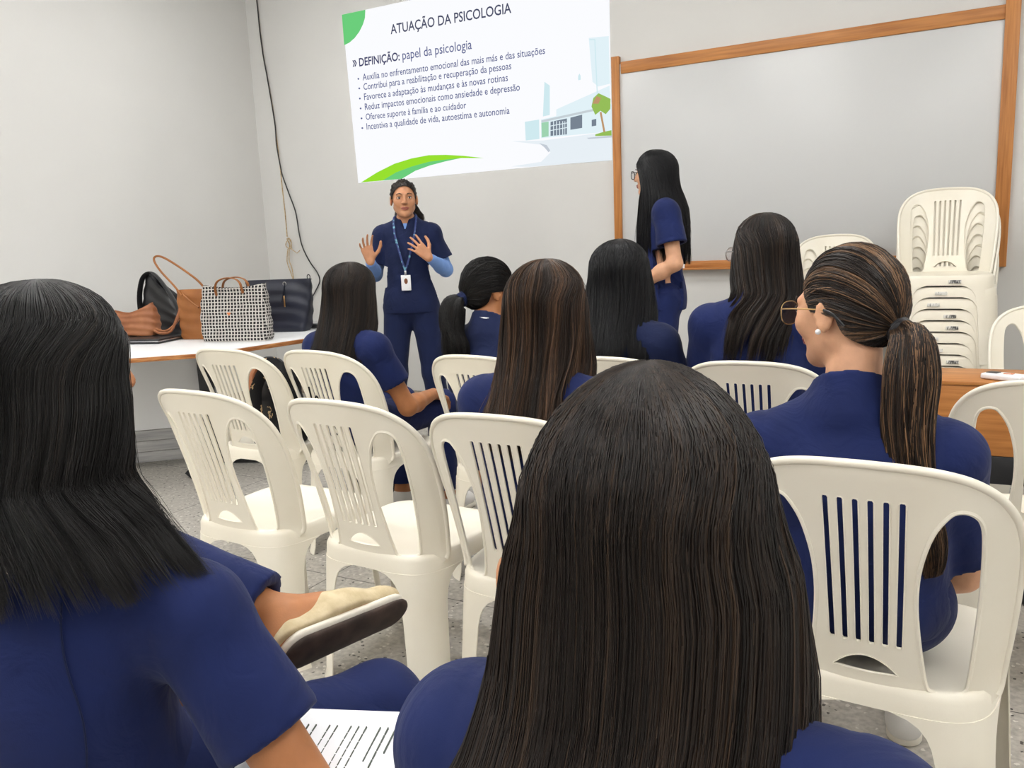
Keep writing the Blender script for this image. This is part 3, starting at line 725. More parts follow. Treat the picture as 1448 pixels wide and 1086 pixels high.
# ------------------------------------------------------------------ people: smooth-blended solids meshed with surface nets
V3 = lambda *a: np.array(a, np.float32)
def unit(v): v = np.asarray(v, np.float64); return v/max(np.linalg.norm(v), 1e-9)
def rotz(a): c, s = math.cos(a), math.sin(a); return np.array([[c, -s, 0], [s, c, 0], [0, 0, 1.0]])
def rotx(a): c, s = math.cos(a), math.sin(a); return np.array([[1.0, 0, 0], [0, c, -s], [0, s, c]])
def roty(a): c, s = math.cos(a), math.sin(a); return np.array([[c, 0, s], [0, 1.0, 0], [-s, 0, c]])
class Solid:
    """list of primitives blended in order; each carries a bounding sphere so far ones are skipped"""
    def __init__(s): s.p = []; s.post = []
    def add(s, fn, c, R, k=.02, op='u'): s.p.append((fn, np.asarray(c, np.float32), R, k, op)); return s
    def cone(s, a, b, ra, rb, k=.02, op='u', sq=None):
        a = np.asarray(a, np.float32); b = np.asarray(b, np.float32); ba = b-a; L2 = float(ba@ba)+1e-9
        if sq is not None:                      # squash (axis vector, factor): flattened cross-section
            ax, f = unit(sq[0]).astype(np.float32), sq[1]
            def fn(P):
                q = P-a; h = np.clip(q@ba/L2, 0, 1); r = q-h[:, None]*ba; c = r@ax
                r = r+np.outer(c*(1/f-1), ax)
                return (np.linalg.norm(r, axis=1)-(ra+(rb-ra)*h))*min(1.0, (1+f)/2)
        else:
            def fn(P):
                q = P-a; h = np.clip(q@ba/L2, 0, 1)
                return np.linalg.norm(q-h[:, None]*ba, axis=1)-(ra+(rb-ra)*h)
        return s.add(fn, (a+b)/2, math.sqrt(L2)/2+max(ra, rb)*max(1, (sq[1] if sq else 1)), k, op)
    def ell(s, c, r, R=None, k=.02, op='u'):
        c = np.asarray(c, np.float32); ri = (1/np.asarray(r, np.float32)); Rm = None if R is None else np.asarray(R, np.float32)
        def fn(P):
            q = P-c
            if Rm is not None: q = q@Rm
            q = q*ri; k0 = np.linalg.norm(q, axis=1); k1 = np.linalg.norm(q*ri, axis=1)
            return k0*(k0-1)/np.maximum(k1, 1e-6)
        return s.add(fn, c, float(max(r)), k, op)
    def plane(s, pt, n, k=.004):
        """keep the side n points away from"""
        pt = np.asarray(pt, np.float32); n = unit(n).astype(np.float32)
        s.post.append(lambda P, d: np.maximum(d, (P-pt)@n)); return s
    def eval(s, P):
        lo, hi = P.min(0), P.max(0); c0 = (lo+hi)/2; R0 = np.linalg.norm(hi-lo)/2
        d = np.full(len(P), .25, np.float32); first = True
        for fn, c, R, k, op in s.p:
            if np.linalg.norm(c-c0)-R-R0 > .10: continue
            e = fn(P).astype(np.float32)
            if op == 'u':
                if first: d = e; first = False
                else:
                    h = np.maximum(k-np.abs(d-e), 0)/k; d = np.minimum(d, e)-h*h*k*.25
            elif op == 's':
                h = np.maximum(k-np.abs(d+e), 0)/k; d = np.maximum(d, -e)+h*h*k*.25
        for f in s.post: d = f(P, d)
        return d
    def mesh(s, name, h, pad=.02, smooth=1):
        pts = [(c-R, c+R) for fn, c, R, k, op in s.p if op == 'u']
        lo = np.min([a for a, b in pts], 0)-pad; hi = np.max([b for a, b in pts], 0)+pad
        B = 8; nb = np.ceil((hi-lo)/(h*B)).astype(int)+1; N = nb*B
        F = np.full(tuple(N), 1.0, np.float32)
        # coarse pass
        bi = np.stack(np.meshgrid(*[np.arange(n) for n in nb], indexing='ij'), -1).reshape(-1, 3)
        cen = (lo+(bi*B+(B-1)/2)*h).astype(np.float32)
        key = (bi//4)@np.array([1000000, 1000, 1]); order = np.argsort(key, kind='stable'); bi, cen, key = bi[order], cen[order], key[order]
        cuts = np.flatnonzero(np.diff(key))+1
        off = (np.stack(np.meshgrid(*[np.arange(B)]*3, indexing='ij'), -1).reshape(-1, 3)*h).astype(np.float32)
        lim = B*h*.866*1.35+.012
        for gi, gc in zip(np.split(bi, cuts), np.split(cen, cuts)):
            dc = s.eval(gc); act = np.abs(dc) < lim
            for b, v in zip(gi[~act], dc[~act]):
                if v < 0: F[b[0]*B:b[0]*B+B, b[1]*B:b[1]*B+B, b[2]*B:b[2]*B+B] = -1
            if act.any():
                ga = gi[act]; P = (lo+ga*B*h).astype(np.float32)[:, None, :]+off[None]
                d = s.eval(P.reshape(-1, 3)).reshape(len(ga), B, B, B)
                for b, v in zip(ga, d): F[b[0]*B:b[0]*B+B, b[1]*B:b[1]*B+B, b[2]*B:b[2]*B+B] = v
        return nets(name, F, lo, h, smooth)
def nets(name, F, lo, h, smooth):
    S = F < 0
    c = np.zeros(tuple(n-1 for n in F.shape), np.int8)
    for dx in (0, 1):
        for dy in (0, 1):
            for dz in (0, 1): c += S[dx:S.shape[0]-1+dx, dy:S.shape[1]-1+dy, dz:S.shape[2]-1+dz]
    act = np.argwhere((c > 0) & (c < 8)); n = len(act)
    idx = np.full(c.shape, -1, np.int32); idx[act[:, 0], act[:, 1], act[:, 2]] = np.arange(n)
    cor = np.array([(x, y, z) for x in (0, 1) for y in (0, 1) for z in (0, 1)])
    val = np.stack([F[act[:, 0]+a, act[:, 1]+b, act[:, 2]+d] for a, b, d in cor], 1)
    acc = np.zeros((n, 3)); cnt = np.zeros(n)
    for i in range(8):
        for j in range(i+1, 8):
            if np.abs(cor[i]-cor[j]).sum() == 1:
                m = (val[:, i] < 0) != (val[:, j] < 0); t = val[m, i]/(val[m, i]-val[m, j])
                acc[m] += cor[i]+t[:, None]*(cor[j]-cor[i]); cnt[m] += 1
    V = lo+(act+acc/cnt[:, None])*h
    Q = []
    for ax in range(3):
        a, b = [(1, 2), (2, 0), (0, 1)][ax]
        s0 = [slice(None)]*3; s1 = [slice(None)]*3; s0[ax] = slice(0, -1); s1[ax] = slice(1, None)
        e = np.argwhere(S[tuple(s0)] != S[tuple(s1)])
        e = e[(e[:, a] > 0) & (e[:, b] > 0) & (e[:, a] < c.shape[a]) & (e[:, b] < c.shape[b])]
        ua = np.zeros(3, int); ub = np.zeros(3, int); ua[a] = 1; ub[b] = 1
        g = lambda q: idx[q[:, 0], q[:, 1], q[:, 2]]
        quad = np.stack([g(e-ua-ub), g(e-ub), g(e), g(e-ua)], 1)
        flip = ~S[e[:, 0], e[:, 1], e[:, 2]]
        quad[flip] = quad[flip][:, ::-1]; Q.append(quad)
    Q = np.concatenate(Q); Q = Q[(Q >= 0).all(1)]
    for _ in range(smooth):
        A = np.zeros_like(V); K = np.zeros(len(V))
        for i, j in ((0, 1), (1, 2), (2, 3), (3, 0)):
            for p, q in ((i, j), (j, i)):
                for d in range(3): A[:, d] += np.bincount(Q[:, p], V[Q[:, q], d], len(V))
                K += np.bincount(Q[:, p], minlength=len(V))
        K = np.maximum(K, 1); V = V*.45+A/K[:, None]*.55
    return mesh_np(name, V, Q.astype(np.int32))

# fabric and skin
def cloth_mat(name, c, rough=.8):
    m = new_mat(name, c, rough, .25)
    c2 = tuple(x*1.25 for x in c)
    noise_col(m, c, c2, ns=9, detail=3, lo=.3, hi=.7)
    tc = nd(m, 'ShaderNodeTexCoord')
    n1 = nd(m, 'ShaderNodeTexNoise'); n1.inputs['Scale'].default_value = 13; n1.inputs['Detail'].default_value = 3; n1.inputs['Distortion'].default_value = 1.2
    n2 = nd(m, 'ShaderNodeTexNoise'); n2.inputs['Scale'].default_value = 700
    lk(m, tc.outputs['Object'], n1.inputs['Vector']); lk(m, tc.outputs['Object'], n2.inputs['Vector'])
    b1 = nd(m, 'ShaderNodeBump'); b1.inputs['Strength'].default_value = .5; b1.inputs['Distance'].default_value = .012; lk(m, n1.outputs['Fac'], b1.inputs['Height'])
    b2 = nd(m, 'ShaderNodeBump'); b2.inputs['Strength'].default_value = .25; b2.inputs['Distance'].default_value = .001; lk(m, n2.outputs['Fac'], b2.inputs['Height'])
    lk(m, b1.outputs[0], b2.inputs['Normal']); lk(m, b2.outputs[0], bsdf(m).inputs['Normal'])
    bsdf(m).inputs['Sheen Weight'].default_value = .06
    return m
M['scrub'] = cloth_mat('navy_scrub_cloth', srgb(17, 30, 76))
M['scrub_dark'] = cloth_mat('dark_navy_scrub_cloth', srgb(16, 27, 62))
M['sleeve'] = cloth_mat('light_blue_knit', srgb(112, 148, 208))
def skin_mat(name, c):
    m = new_mat(name, c, .5, .4)
    noise_col(m, tuple(x*.93 for x in c), tuple(min(1, x*1.06) for x in c), ns=30, detail=4, bump=.15, bscale=400)
    bsdf(m).inputs['Subsurface Weight'].default_value = .06; bsdf(m).inputs['Subsurface Radius'].default_value = (.01, .004, .002)
    return m
M['skin'] = skin_mat('skin', srgb(196, 140, 104))
M['skin_tan'] = skin_mat('skin_tan', srgb(180, 120, 78))
M['skin_light'] = skin_mat('skin_light', srgb(214, 162, 128))
M['lip'] = new_mat('lips', srgb(160, 88, 78), .45)
M['brow'] = new_mat('brow_hair', srgb(40, 28, 24), .7)
M['eye_white'] = new_mat('eye_white', srgb(225, 220, 214), .25)
M['iris'] = new_mat('iris', srgb(38, 24, 18), .2)
M['lens'] = new_mat('dark_lens', (.03, .03, .045), .1, .6)
bsdf(M['lens']).inputs['Alpha'].default_value = .75
M['clear_lens'] = new_mat('clear_lens', (.8, .82, .85), .05, .5); bsdf(M['clear_lens']).inputs['Alpha'].default_value = .12
M['shoe_white'] = new_mat('shoe_white', srgb(228, 226, 222), .5)
M['loafer'] = noise_col(new_mat('beige_suede', (.6, .5, .35), .8, .2), srgb(196, 178, 142), srgb(214, 198, 164), ns=40, bump=.2, bscale=300)
M['sole_white'] = new_mat('sole_edge', srgb(232, 226, 212), .6)
M['sole_brown'] = new_mat('sole_leather', srgb(120, 72, 42), .6)
M['sole_dark'] = noise_col(new_mat('sole_dark', (.04, .03, .025), .7, .3), srgb(48, 38, 34), srgb(70, 56, 50), ns=30, bump=.4, bscale=50)

def hair_mat(name, stops, rough=.36):
    m = new_mat(name, (.01, .01, .01), rough+.06, .32)
    a = nd(m, 'ShaderNodeAttribute'); a.attribute_name = 'tone'
    r = nd(m, 'ShaderNodeValToRGB'); els = r.color_ramp.elements
    while len(els) < len(stops): els.new(.5)
    for e, (p, c) in zip(els, stops): e.position = p; e.color = (*c, 1)
    lk(m, a.outputs['Fac'], r.inputs[0]); lk(m, r.outputs[0], bsdf(m).inputs['Base Color'])
    return m
HB = lambda k: hair_mat('hair_black_%d' % k, [(0, (.004, .0035, .0035)), (.6, (.010, .008, .0075)), (1, (.030, .022, .018))])
M['hair_black'] = hair_mat('black_hair', [(0, (.0035, .003, .0032)), (.6, (.008, .007, .007)), (1, (.024, .018, .015))])
M['hair_jet'] = hair_mat('jet_black_hair', [(0, (.0025, .0025, .0035)), (.6, (.005, .005, .0065)), (1, (.014, .013, .015))], .3)
M['hair_dark'] = hair_mat('dark_brown_hair', [(0, (.005, .0035, .003)), (.5, (.014, .009, .007)), (1, (.060, .036, .022))])
M['hair_brown'] = hair_mat('brown_hair', [(0, (.010, .0055, .0035)), (.45, (.032, .017, .010)), (1, (.170, .088, .045))])
M['hair_streak'] = hair_mat('highlighted_hair', [(0, (.005, .0035, .003)), (.55, (.018, .011, .008)), (.78, (.045, .026, .016)), (1, (.26, .145, .075))])

# ------------------------------------------------------------------ hair
def levels_arrays(levels):
    L = np.array(levels, float)                        # z, cx, cy, rx, back, front, open_deg, yaw_deg
    ref = np.stack([L[:, 0], L[:, 3]*.7+L[:, 4]*.3], 1)
    s = np.concatenate([[0], np.cumsum(np.linalg.norm(np.diff(ref, axis=0), axis=1))]); s /= s[-1]
    S = np.linspace(0, 1, 241); A = np.stack([np.interp(S, s, L[:, i]) for i in range(L.shape[1])], 1)
    k = np.hanning(11)[1:-1]; k /= k.sum(); Ap = np.pad(A[1:], ((4, 4), (0, 0)), mode='edge')
    B = np.stack([np.convolve(Ap[:, i], k, 'valid') for i in range(A.shape[1])], 1)
    A[6:] = B[5:]
    return S, A
def hull(SA, w, s, hz, off=0.0):
    S, A = SA; a = [np.interp(s, S, A[:, i]) for i in range(8)]
    th = w*(PI-np.radians(a[6]))
    x = a[3]*np.sin(th); c = np.cos(th); y = -c*np.where(c > 0, a[4], a[5])
    yw = np.radians(a[7]); X = x*np.cos(yw)-y*np.sin(yw); Y = x*np.sin(yw)+y*np.cos(yw)
    P = np.stack([a[1]+X, a[2]+Y, a[0]+0*X], -1)
    C = np.stack([a[1]+0*X, a[2]+0*X, np.minimum(a[0], hz)+0*X], -1)
    n = P-C; n /= np.maximum(np.linalg.norm(n, axis=-1, keepdims=True), 1e-5)
    return P+n*np.asarray(off)[..., None], n
def waves(rs, n, fw, fs):
    K = [(rs.normal(0, fw), rs.normal(0, fs), rs.uniform(0, 6.28)) for _ in range(n)]
    return lambda w, s: sum(np.sin(a*w+b*s+c) for a, b, c in K)/math.sqrt(n)
def strand_tubes(P, R, up):
    """P (N,K,3) paths, R (N,K) radii, up (N,K,3) -> verts, quads with three sides"""
    N, K, _ = P.shape
    T = np.empty_like(P); T[:, 1:-1] = P[:, 2:]-P[:, :-2]; T[:, 0] = P[:, 1]-P[:, 0]; T[:, -1] = P[:, -1]-P[:, -2]
    T /= np.maximum(np.linalg.norm(T, axis=-1, keepdims=True), 1e-7)
    a = up-T*np.sum(up*T, -1, keepdims=True); a /= np.maximum(np.linalg.norm(a, axis=-1, keepdims=True), 1e-6); b = np.cross(T, a)
    V = np.stack([P+R[..., None]*(a*math.cos(q)+b*math.sin(q)) for q in (PI/2+.0, PI/2+2*PI/3, PI/2+4*PI/3)], 2)
    V = V.reshape(-1, 3)
    i = (np.arange(N)[:, None]*K+np.arange(K-1)[None])*3
    Q = np.concatenate([np.stack([i+j, i+(j+1) % 3, i+3+(j+1) % 3, i+3+j], -1).reshape(-1, 4) for j in range(3)])
    return V, Q
def join_parts(name, parts, mat, parent):
    V, Q, T, o = [], [], [], 0
    for v, q, t in parts: V.append(v); Q.append(q+o); T.append(t); o += len(v)
    V, Q, T = np.concatenate(V), np.concatenate(Q), np.concatenate(T)
    me = bpy.data.meshes.new(name); n, k = Q.shape
    me.vertices.add(len(V)); me.vertices.foreach_set('co', V.astype(np.float32).ravel())
    me.loops.add(n*4); me.loops.foreach_set('vertex_index', Q.astype(np.int32).ravel())
    me.polygons.add(n); me.polygons.foreach_set('loop_start', np.arange(0, n*4, 4, dtype=np.int32)); me.update(calc_edges=True)
    at = me.attributes.new('tone', 'FLOAT', 'POINT'); at.data.foreach_set('value', np.clip(T, 0, 1).astype(np.float32))
    return link(name, me, parent, mat)
def grid_shell(outer, inner, tone):
    """closed shell from two (ns, nw, 3) grids"""
    ns, nw, _ = outer.shape
    ring = np.concatenate([outer, inner[:, ::-1]], 1); m = 2*nw
    V = ring.reshape(-1, 3); i = np.arange(ns-1)[:, None]*m; j = np.arange(m)[None]
    Q = np.stack([i+j, i+m+j, i+m+(j+1) % m, i+(j+1) % m], -1).reshape(-1, 4)
    e = (ns-1)*m; k = np.arange(nw-1)
    Q = np.concatenate([Q, np.stack([e+k, e+m-1-k, e+m-2-k, e+k+1], -1)])
    t = np.concatenate([tone, tone[:, ::-1]*.5], 1).ravel()
    return V, Q, t
def long_hair(parent, levels, hz, mat, n=2500, K=22, rad=.0011, seed=1, wave=0.0, lock=.005, loose=.01, endvar=.14, streak=None, nw=150, ns=90, lift=.004, fly=.02):
    rs = np.random.default_rng(seed); SA = levels_arrays(levels)
    lockf = waves(rs, 7, 34, 3); lock2 = waves(rs, 5, 80, 6); endf = waves(rs, 6, 22, 0); wv = waves(rs, 4, 16, 13)
    tonef = waves(rs, 6, 60, 1)
    def shape(w, s):
        g = np.clip((s-.12)/.5, 0, 1)
        return lock*g*lockf(w, s)+lock*.45*g*lock2(w, s)
    def swirl(w, s): return w+wave*np.clip((s-.35)/.6, 0, 1)*wv(w, s)
    W, Sg = np.meshgrid(np.linspace(-1, 1, nw), np.linspace(0, 1, ns))
    E = 1-endvar*(.55+.35*endf(W, 0)); E = np.clip(E, .5, 1); s = Sg*E
    o = shape(W, s)
    outer, _ = hull(SA, swirl(W, s), s, hz, o-.001)
    th = .016*np.clip(Sg*6, 0.02, 1)*(1-.75*Sg**2)
    inner, _ = hull(SA, swirl(W, s), s, hz, o-.001-th)
    parts = [grid_shell(outer, inner, .30+.12*tonef(W, s))]
    w0 = rs.uniform(-1, 1, n); s0 = np.where(rs.random(n) < .55, rs.uniform(.0, .05, n), rs.uniform(0, .45, n))
    e1 = np.clip(1-endvar*(.45+.35*endf(w0, 0))+rs.normal(0, endvar*.28, n), .5, 1.0); e1 = np.minimum(e1, 1)
    t = np.linspace(0, 1, K)[None]; s = s0[:, None]+(e1-s0)[:, None]*t
    dw = rs.normal(0, .012, n)[:, None]*t+rs.normal(0, .006, n)[:, None]*np.sin(t*rs.uniform(2, 7, n)[:, None]+rs.uniform(0, 6, n)[:, None])
    conv = rs.normal(0, .010, n)[:, None]
    flyw = (rs.random(n) < fly)[:, None]
    gf = np.clip((s-.45)/.5, 0, 1)**1.6
    dw = dw+flyw*rs.normal(0, .10, n)[:, None]*gf
    ww = np.clip(w0[:, None]+dw+conv*0, -1.02-.18*gf*flyw, 1.02+.18*gf*flyw)
    off = shape(ww, s)+np.abs(rs.normal(0, lift*.5, n))[:, None]*np.minimum(1, s*5)+.0004+loose*.35*rs.normal(0, 1, n)[:, None]*np.clip((s-.6)/.4, 0, 1)**2
    off = off+flyw*rs.uniform(.002, .028, n)[:, None]*gf
    P, nn = hull(SA, swirl(ww, s), s, hz, off)
    R = rad*(rs.uniform(.6, 1.25, n)[:, None])*np.minimum(1, (1-t)*4+.12)*(1-flyw*.55)
    V, Q = strand_tubes(P, R+0*s, nn)
    tv = np.clip(rs.normal(.42, .2, n)+.16*tonef(w0, .5), 0, 1)
    if streak is not None: tv = np.where(rs.random(n) < streak, rs.uniform(.8, 1, n), np.minimum(tv, .75))
    parts.append((V, Q, np.repeat(np.repeat(tv, K), 3)))
    return join_parts('hair', parts, mat, parent)
def std_levels(T, hy, cx=0, ln=.42, wide=1.0, yaw=0.0, dome=1.0, lowback=-.24, low_w=None, openf=1.0, body_y=None, flare=1.0, op_low=92, bodyx=None, peak=1.0):
    """a straight curtain of hair: dome over the skull, then hanging behind the shoulders"""
    bx = cx if bodyx is None else bodyx
    rows = [(.0, .0015, .0015, .0015, 0)]
    for dz, op in ((.0025, 0), (.009, 0), (.020, 0), (.034, 0), (.052, 0), (.072, 22), (.095, 44)):
        q = math.sqrt(max(0, 1-((.100-dz)/.100)**2)); rows.append((dz, .090*q*dome*(peak+(1-peak)*min(1, dz/.095)), .018+.108*q-.018*(1-q)**2, .088*q*dome, op))
    rows += [(.125, .0955*dome, .124, .082, 54), (.160, .099*wide, .126, .075, 60), (.20, .104*wide, .133, .068, 66), (.25, .110*wide, .146, .06, 74)]
    out = []
    for dz, rx, b, f, op in rows: out.append((T-dz, cx, hy, rx, b, f, op*openf, yaw))
    tail = [(.31, .116*wide), (.37, .120*wide*flare), (.45, .120*wide*flare), (.55, .115*wide*flare), (.68, .10*wide*flare)]
    for dz, rx in tail:
        if dz > ln+.06: break
        f = min(1, (dz-.25)/.15); by = hy-.146+(lowback-(hy-.146))*f; c = hy+(-.09-hy)*f
        out.append((T-dz, cx+(bx-cx)*f, c, rx, c-by, .05, (74+(op_low-74)*f), yaw*(1-.75*f)))
    return out
HAIR_EDGE = [(0, .078, .073), (.026, .076, .069), (.052, .062, .050), (.068, .042, .020), (.0745, .024, -.004), (.077, .004, .020), (.078, -.026, .004), (.074, -.044, -.032), (.056, -.074, -.060), (.028, -.092, -.074), (0, -.097, -.077)]
HAIR_LOW = HAIR_EDGE[:7]+[(.074, -.044, -.055), (.056, -.072, -.086), (.028, -.088, -.098), (0, -.092, -.100)]
def slick_hair(parent, c, r, R, tie, mat, n=1600, K=16, rad=.0011, seed=1, streak=None, hairline=None, tail=None, tail_r=None, tail_n=1200, tail_K=20, wave=.006, tie_mat=None, tie_r=.018, origin=None):
    """hair combed back over an ellipsoid skull to a tie point, plus the tail. All in the person's frame; R = head axes."""
    rs = np.random.default_rng(seed); c = np.asarray(c); r = np.asarray(r)
    td = unit((np.asarray(tie)-c)@R/r)
    hl = HAIR_EDGE if hairline is None else hairline
    lp = hl+[(-x, y, z) for x, y, z in hl[::-1] if x > 1e-6]
    dense = np.array([tuple(v) for v in spline(lp, 12, closed=True)]); dense = np.vstack([dense, dense[:1]])
    arc = np.concatenate([[0], np.cumsum(np.linalg.norm(np.diff(dense, axis=0), axis=1))]); arc *= 2*PI/arc[-1]
    c_loc = R.T@(c-np.asarray(origin)) if origin is not None else np.array([0, -.016, .024])
    def path(phi, t, off):
        f = np.mod(phi, 2*PI); S0 = np.stack([np.interp(f, arc, dense[:, i]) for i in range(3)], -1)
        S0 = (S0-c_loc)/r; S0 /= np.linalg.norm(S0, axis=-1, keepdims=True)
        kk = .30+1.1*np.clip(S0[..., 1], 0, 1)**2
        m_ = S0+td; m_[..., 2] += kk; m_ /= np.linalg.norm(m_, axis=-1, keepdims=True)
        tt = t[..., None]; d = (1-tt)**2*S0+2*tt*(1-tt)*m_*1.1+tt**2*td; d = d/np.linalg.norm(d, axis=-1, keepdims=True)
        n_ = d/r; n_ /= np.linalg.norm(n_, axis=-1, keepdims=True)
        return (c+(d*r+n_*np.asarray(off)[..., None])@R.T), n_@R.T
    comb = waves(rs, 7, 26, .8); tf = waves(rs, 6, 30, .5)
    PH, TT = np.meshgrid(np.linspace(0, 2*PI, 121), np.linspace(0, 1, 40))
    per = lambda f, p, t: f(np.cos(p)*1.2, t)+f(np.sin(p)*1.2+3, t)
    o = .0022*per(comb, PH, TT)*np.sin(TT*PI)
    outer, _ = path(PH, TT, o); V = outer.reshape(-1, 3); m = 121
    i = np.arange(39)[:, None]*m; j = np.arange(120)[None]
    Q = np.stack([i+j, i+j+1, i+m+j+1, i+m+j], -1).reshape(-1, 4)
    parts = [(V, Q, (.32+.12*per(tf, PH, TT)).ravel())]
    ph = rs.uniform(0, 2*PI, n); t0 = np.where(rs.random(n) < .6, rs.uniform(0, .06, n), rs.uniform(0, .5, n)); t = t0[:, None]+(1-t0)[:, None]*np.linspace(0, 1, K)[None]
    pp = ph[:, None]+rs.normal(0, .05, n)[:, None]*np.sin(t*PI)+rs.normal(0, .05, n)[:, None]*t
    off = .0022*per(comb, pp, t)*np.sin(t*PI)+np.abs(rs.normal(0, .0016, n))[:, None]*np.sin(np.clip(t, .05, .95)*PI)+.0004
    P, nn = path(pp, t, off)
    Rr = rad*rs.uniform(.6, 1.2, n)[:, None]*(1-.3*t)
    tv = np.clip(rs.normal(.42, .18, n)+.15*per(tf, ph, .5*np.ones(n)), 0, 1)
    if streak is not None:
        g = per(tf, ph*1.0, np.zeros(n)); tv = np.where((g > .7) & (rs.random(n) < streak*2) | (rs.random(n) < streak*.35), rs.uniform(.82, 1, n), np.minimum(tv, .72))
    V, Q = strand_tubes(P, Rr, nn); parts.append((V, Q, np.repeat(np.repeat(tv, K), 3)))
    if tail is not None:
        C = np.array([tuple(p) for p in spline(tail, 12)]); M_ = len(C); rr = np.interp(np.linspace(0, 1, M_), np.linspace(0, 1, len(tail_r)), tail_r)
        Tn = np.gradient(C, axis=0); Tn /= np.linalg.norm(Tn, axis=1, keepdims=True)
        ax = np.array([1.0, .2, 0]); A_ = ax-Tn*(Tn@ax)[:, None]; A_ /= np.linalg.norm(A_, axis=1, keepdims=True); B_ = np.cross(Tn, A_)
        lf = waves(rs, 6, 2.2, 5)
        def tp(q, rho, t):
            k = t*(M_-1); cc = np.stack([np.interp(k, np.arange(M_), C[:, d]) for d in range(3)], -1)
            aa = np.stack([np.interp(k, np.arange(M_), A_[:, d]) for d in range(3)], -1); bb = np.stack([np.interp(k, np.arange(M_), B_[:, d]) for d in range(3)], -1)
            r0 = np.interp(k, np.arange(M_), rr)*rho*(1+.14*(lf(np.cos(q)*2, t)+lf(np.sin(q)*2+5, t)))
            u = aa*np.cos(q)[..., None]+bb*np.sin(q)[..., None]*.75
            return cc+u*r0[..., None]+aa*(wave*np.sin(9*t+q)*t)[..., None], u
        Qg, Tg = np.meshgrid(np.linspace(0, 2*PI, 37), np.linspace(0, .93, 46))
        Vb, _ = tp(Qg, .88+0*Qg, Tg); i = np.arange(45)[:, None]*37; j = np.arange(36)[None]
        parts.append((Vb.reshape(-1, 3), np.stack([i+j, i+j+1, i+37+j+1, i+37+j], -1).reshape(-1, 4), (.3+0*Qg).ravel()))
        N = tail_n; q = rs.uniform(0, 2*PI, N); rho = np.sqrt(rs.uniform(.55, 1.08, N)); e = np.clip(rs.normal(.93, .07, N), .6, 1)
        t = np.linspace(0, 1, tail_K)[None]*e[:, None]; qq = q[:, None]+rs.normal(0, .25, N)[:, None]*t+.12*np.sin(t*rs.uniform(4, 12, N)[:, None])
        P, u = tp(qq, rho[:, None]*(1+rs.normal(0, .12, N)[:, None]*t**2), t)
        tv = np.clip(rs.normal(.45, .2, N), 0, 1)
        if streak is not None: tv = np.where(rs.random(N) < streak*1.3, rs.uniform(.82, 1, N), np.minimum(tv, .75))
        V, Q = strand_tubes(P, rad*rs.uniform(.6, 1.2, N)[:, None]*np.minimum(1, (e[:, None]-t)*5+.15), u); parts.append((V, Q, np.repeat(np.repeat(tv, tail_K), 3)))
    ob = join_parts('hair', parts, mat, parent)
    if tie_mat is not None:
        m = MB(); tdir = Vector(np.asarray(tail[1])-np.asarray(tail[0])).normalized(); ax = tdir.orthogonal().normalized(); bx = tdir.cross(ax)
        for k in (-.006, .003, .010):
            m.tube([Vector(tail[0])+tdir*k+(ax*math.cos(q)+bx*math.sin(q))*tie_r for q in np.linspace(0, 2*PI, 22)[:-1]], .0065, 8, closed=True)
        m.build('hair_tie', tie_mat, ob)
    return ob

# ------------------------------------------------------------------ bodies
def head_prims(S, c, R, sc=1.0, k=.012):
    def L(x, y, z): return np.asarray(c)+R@(np.array([x, y, z])*sc)
    def e(x, y, z, r, kk=k, op='u', Rl=None): S.ell(L(x, y, z), tuple(v*sc for v in r), R if Rl is None else R@Rl, kk, op)
    def cn(a, b, ra, rb, kk=k, op='u'): S.cone(L(*a), L(*b), ra*sc, rb*sc, kk, op)
    e(0, -.018, .026, (.073, .094, .083), .02)
    e(0, .030, -.030, (.057, .058, .075), .03)
    cn((-.046, -.004, -.056), (-.010, .060, -.096), .016, .013, .03); cn((.046, -.004, -.056), (.010, .060, -.096), .016, .013, .03)
    e(0, .066, -.094, (.019, .016, .014), .02)
    for s in (-1, 1):
        e(s*.042, .058, -.026, (.022, .02, .022), .02)                    # cheekbone
        cn((s*.012, .083, .021), (s*.044, .070, .018), .008, .006, .012)  # brow ridge
        e(s*.031, .092, -.001, (.017, .016, .011), .012, 's')             # socket
        e(s*.031, .0735, -.0015, (.0155, .0125, .0105), .006)             # lids
        e(s*.012, .096, -.031, (.0085, .010, .0075), .006)                # nostril wing
        Rl = rotz(-s*.35)
        e(s*.077, -.010, -.012, (.008, .019, .031), .006, 'u', Rl)        # ear
        e(s*.088, -.006, -.010, (.006, .011, .017), .006, 's', Rl)
    cn((0, .084, .016), (0, .104, -.026), .007, .0095, .010)
    e(0, .103, -.029, (.0085, .0095, .0085), .006)
    cn((-.019, .080, -.0585), (0, .0905, -.0565), .0045, .0065, .006); cn((.019, .080, -.0585), (0, .0905, -.0565), .0045, .0065, .006)
    cn((-.015, .080, -.066), (.015, .080, -.066), .006, .006, .006); e(0, .086, -.0665, (.013, .0065, .0065), .006)
    return L
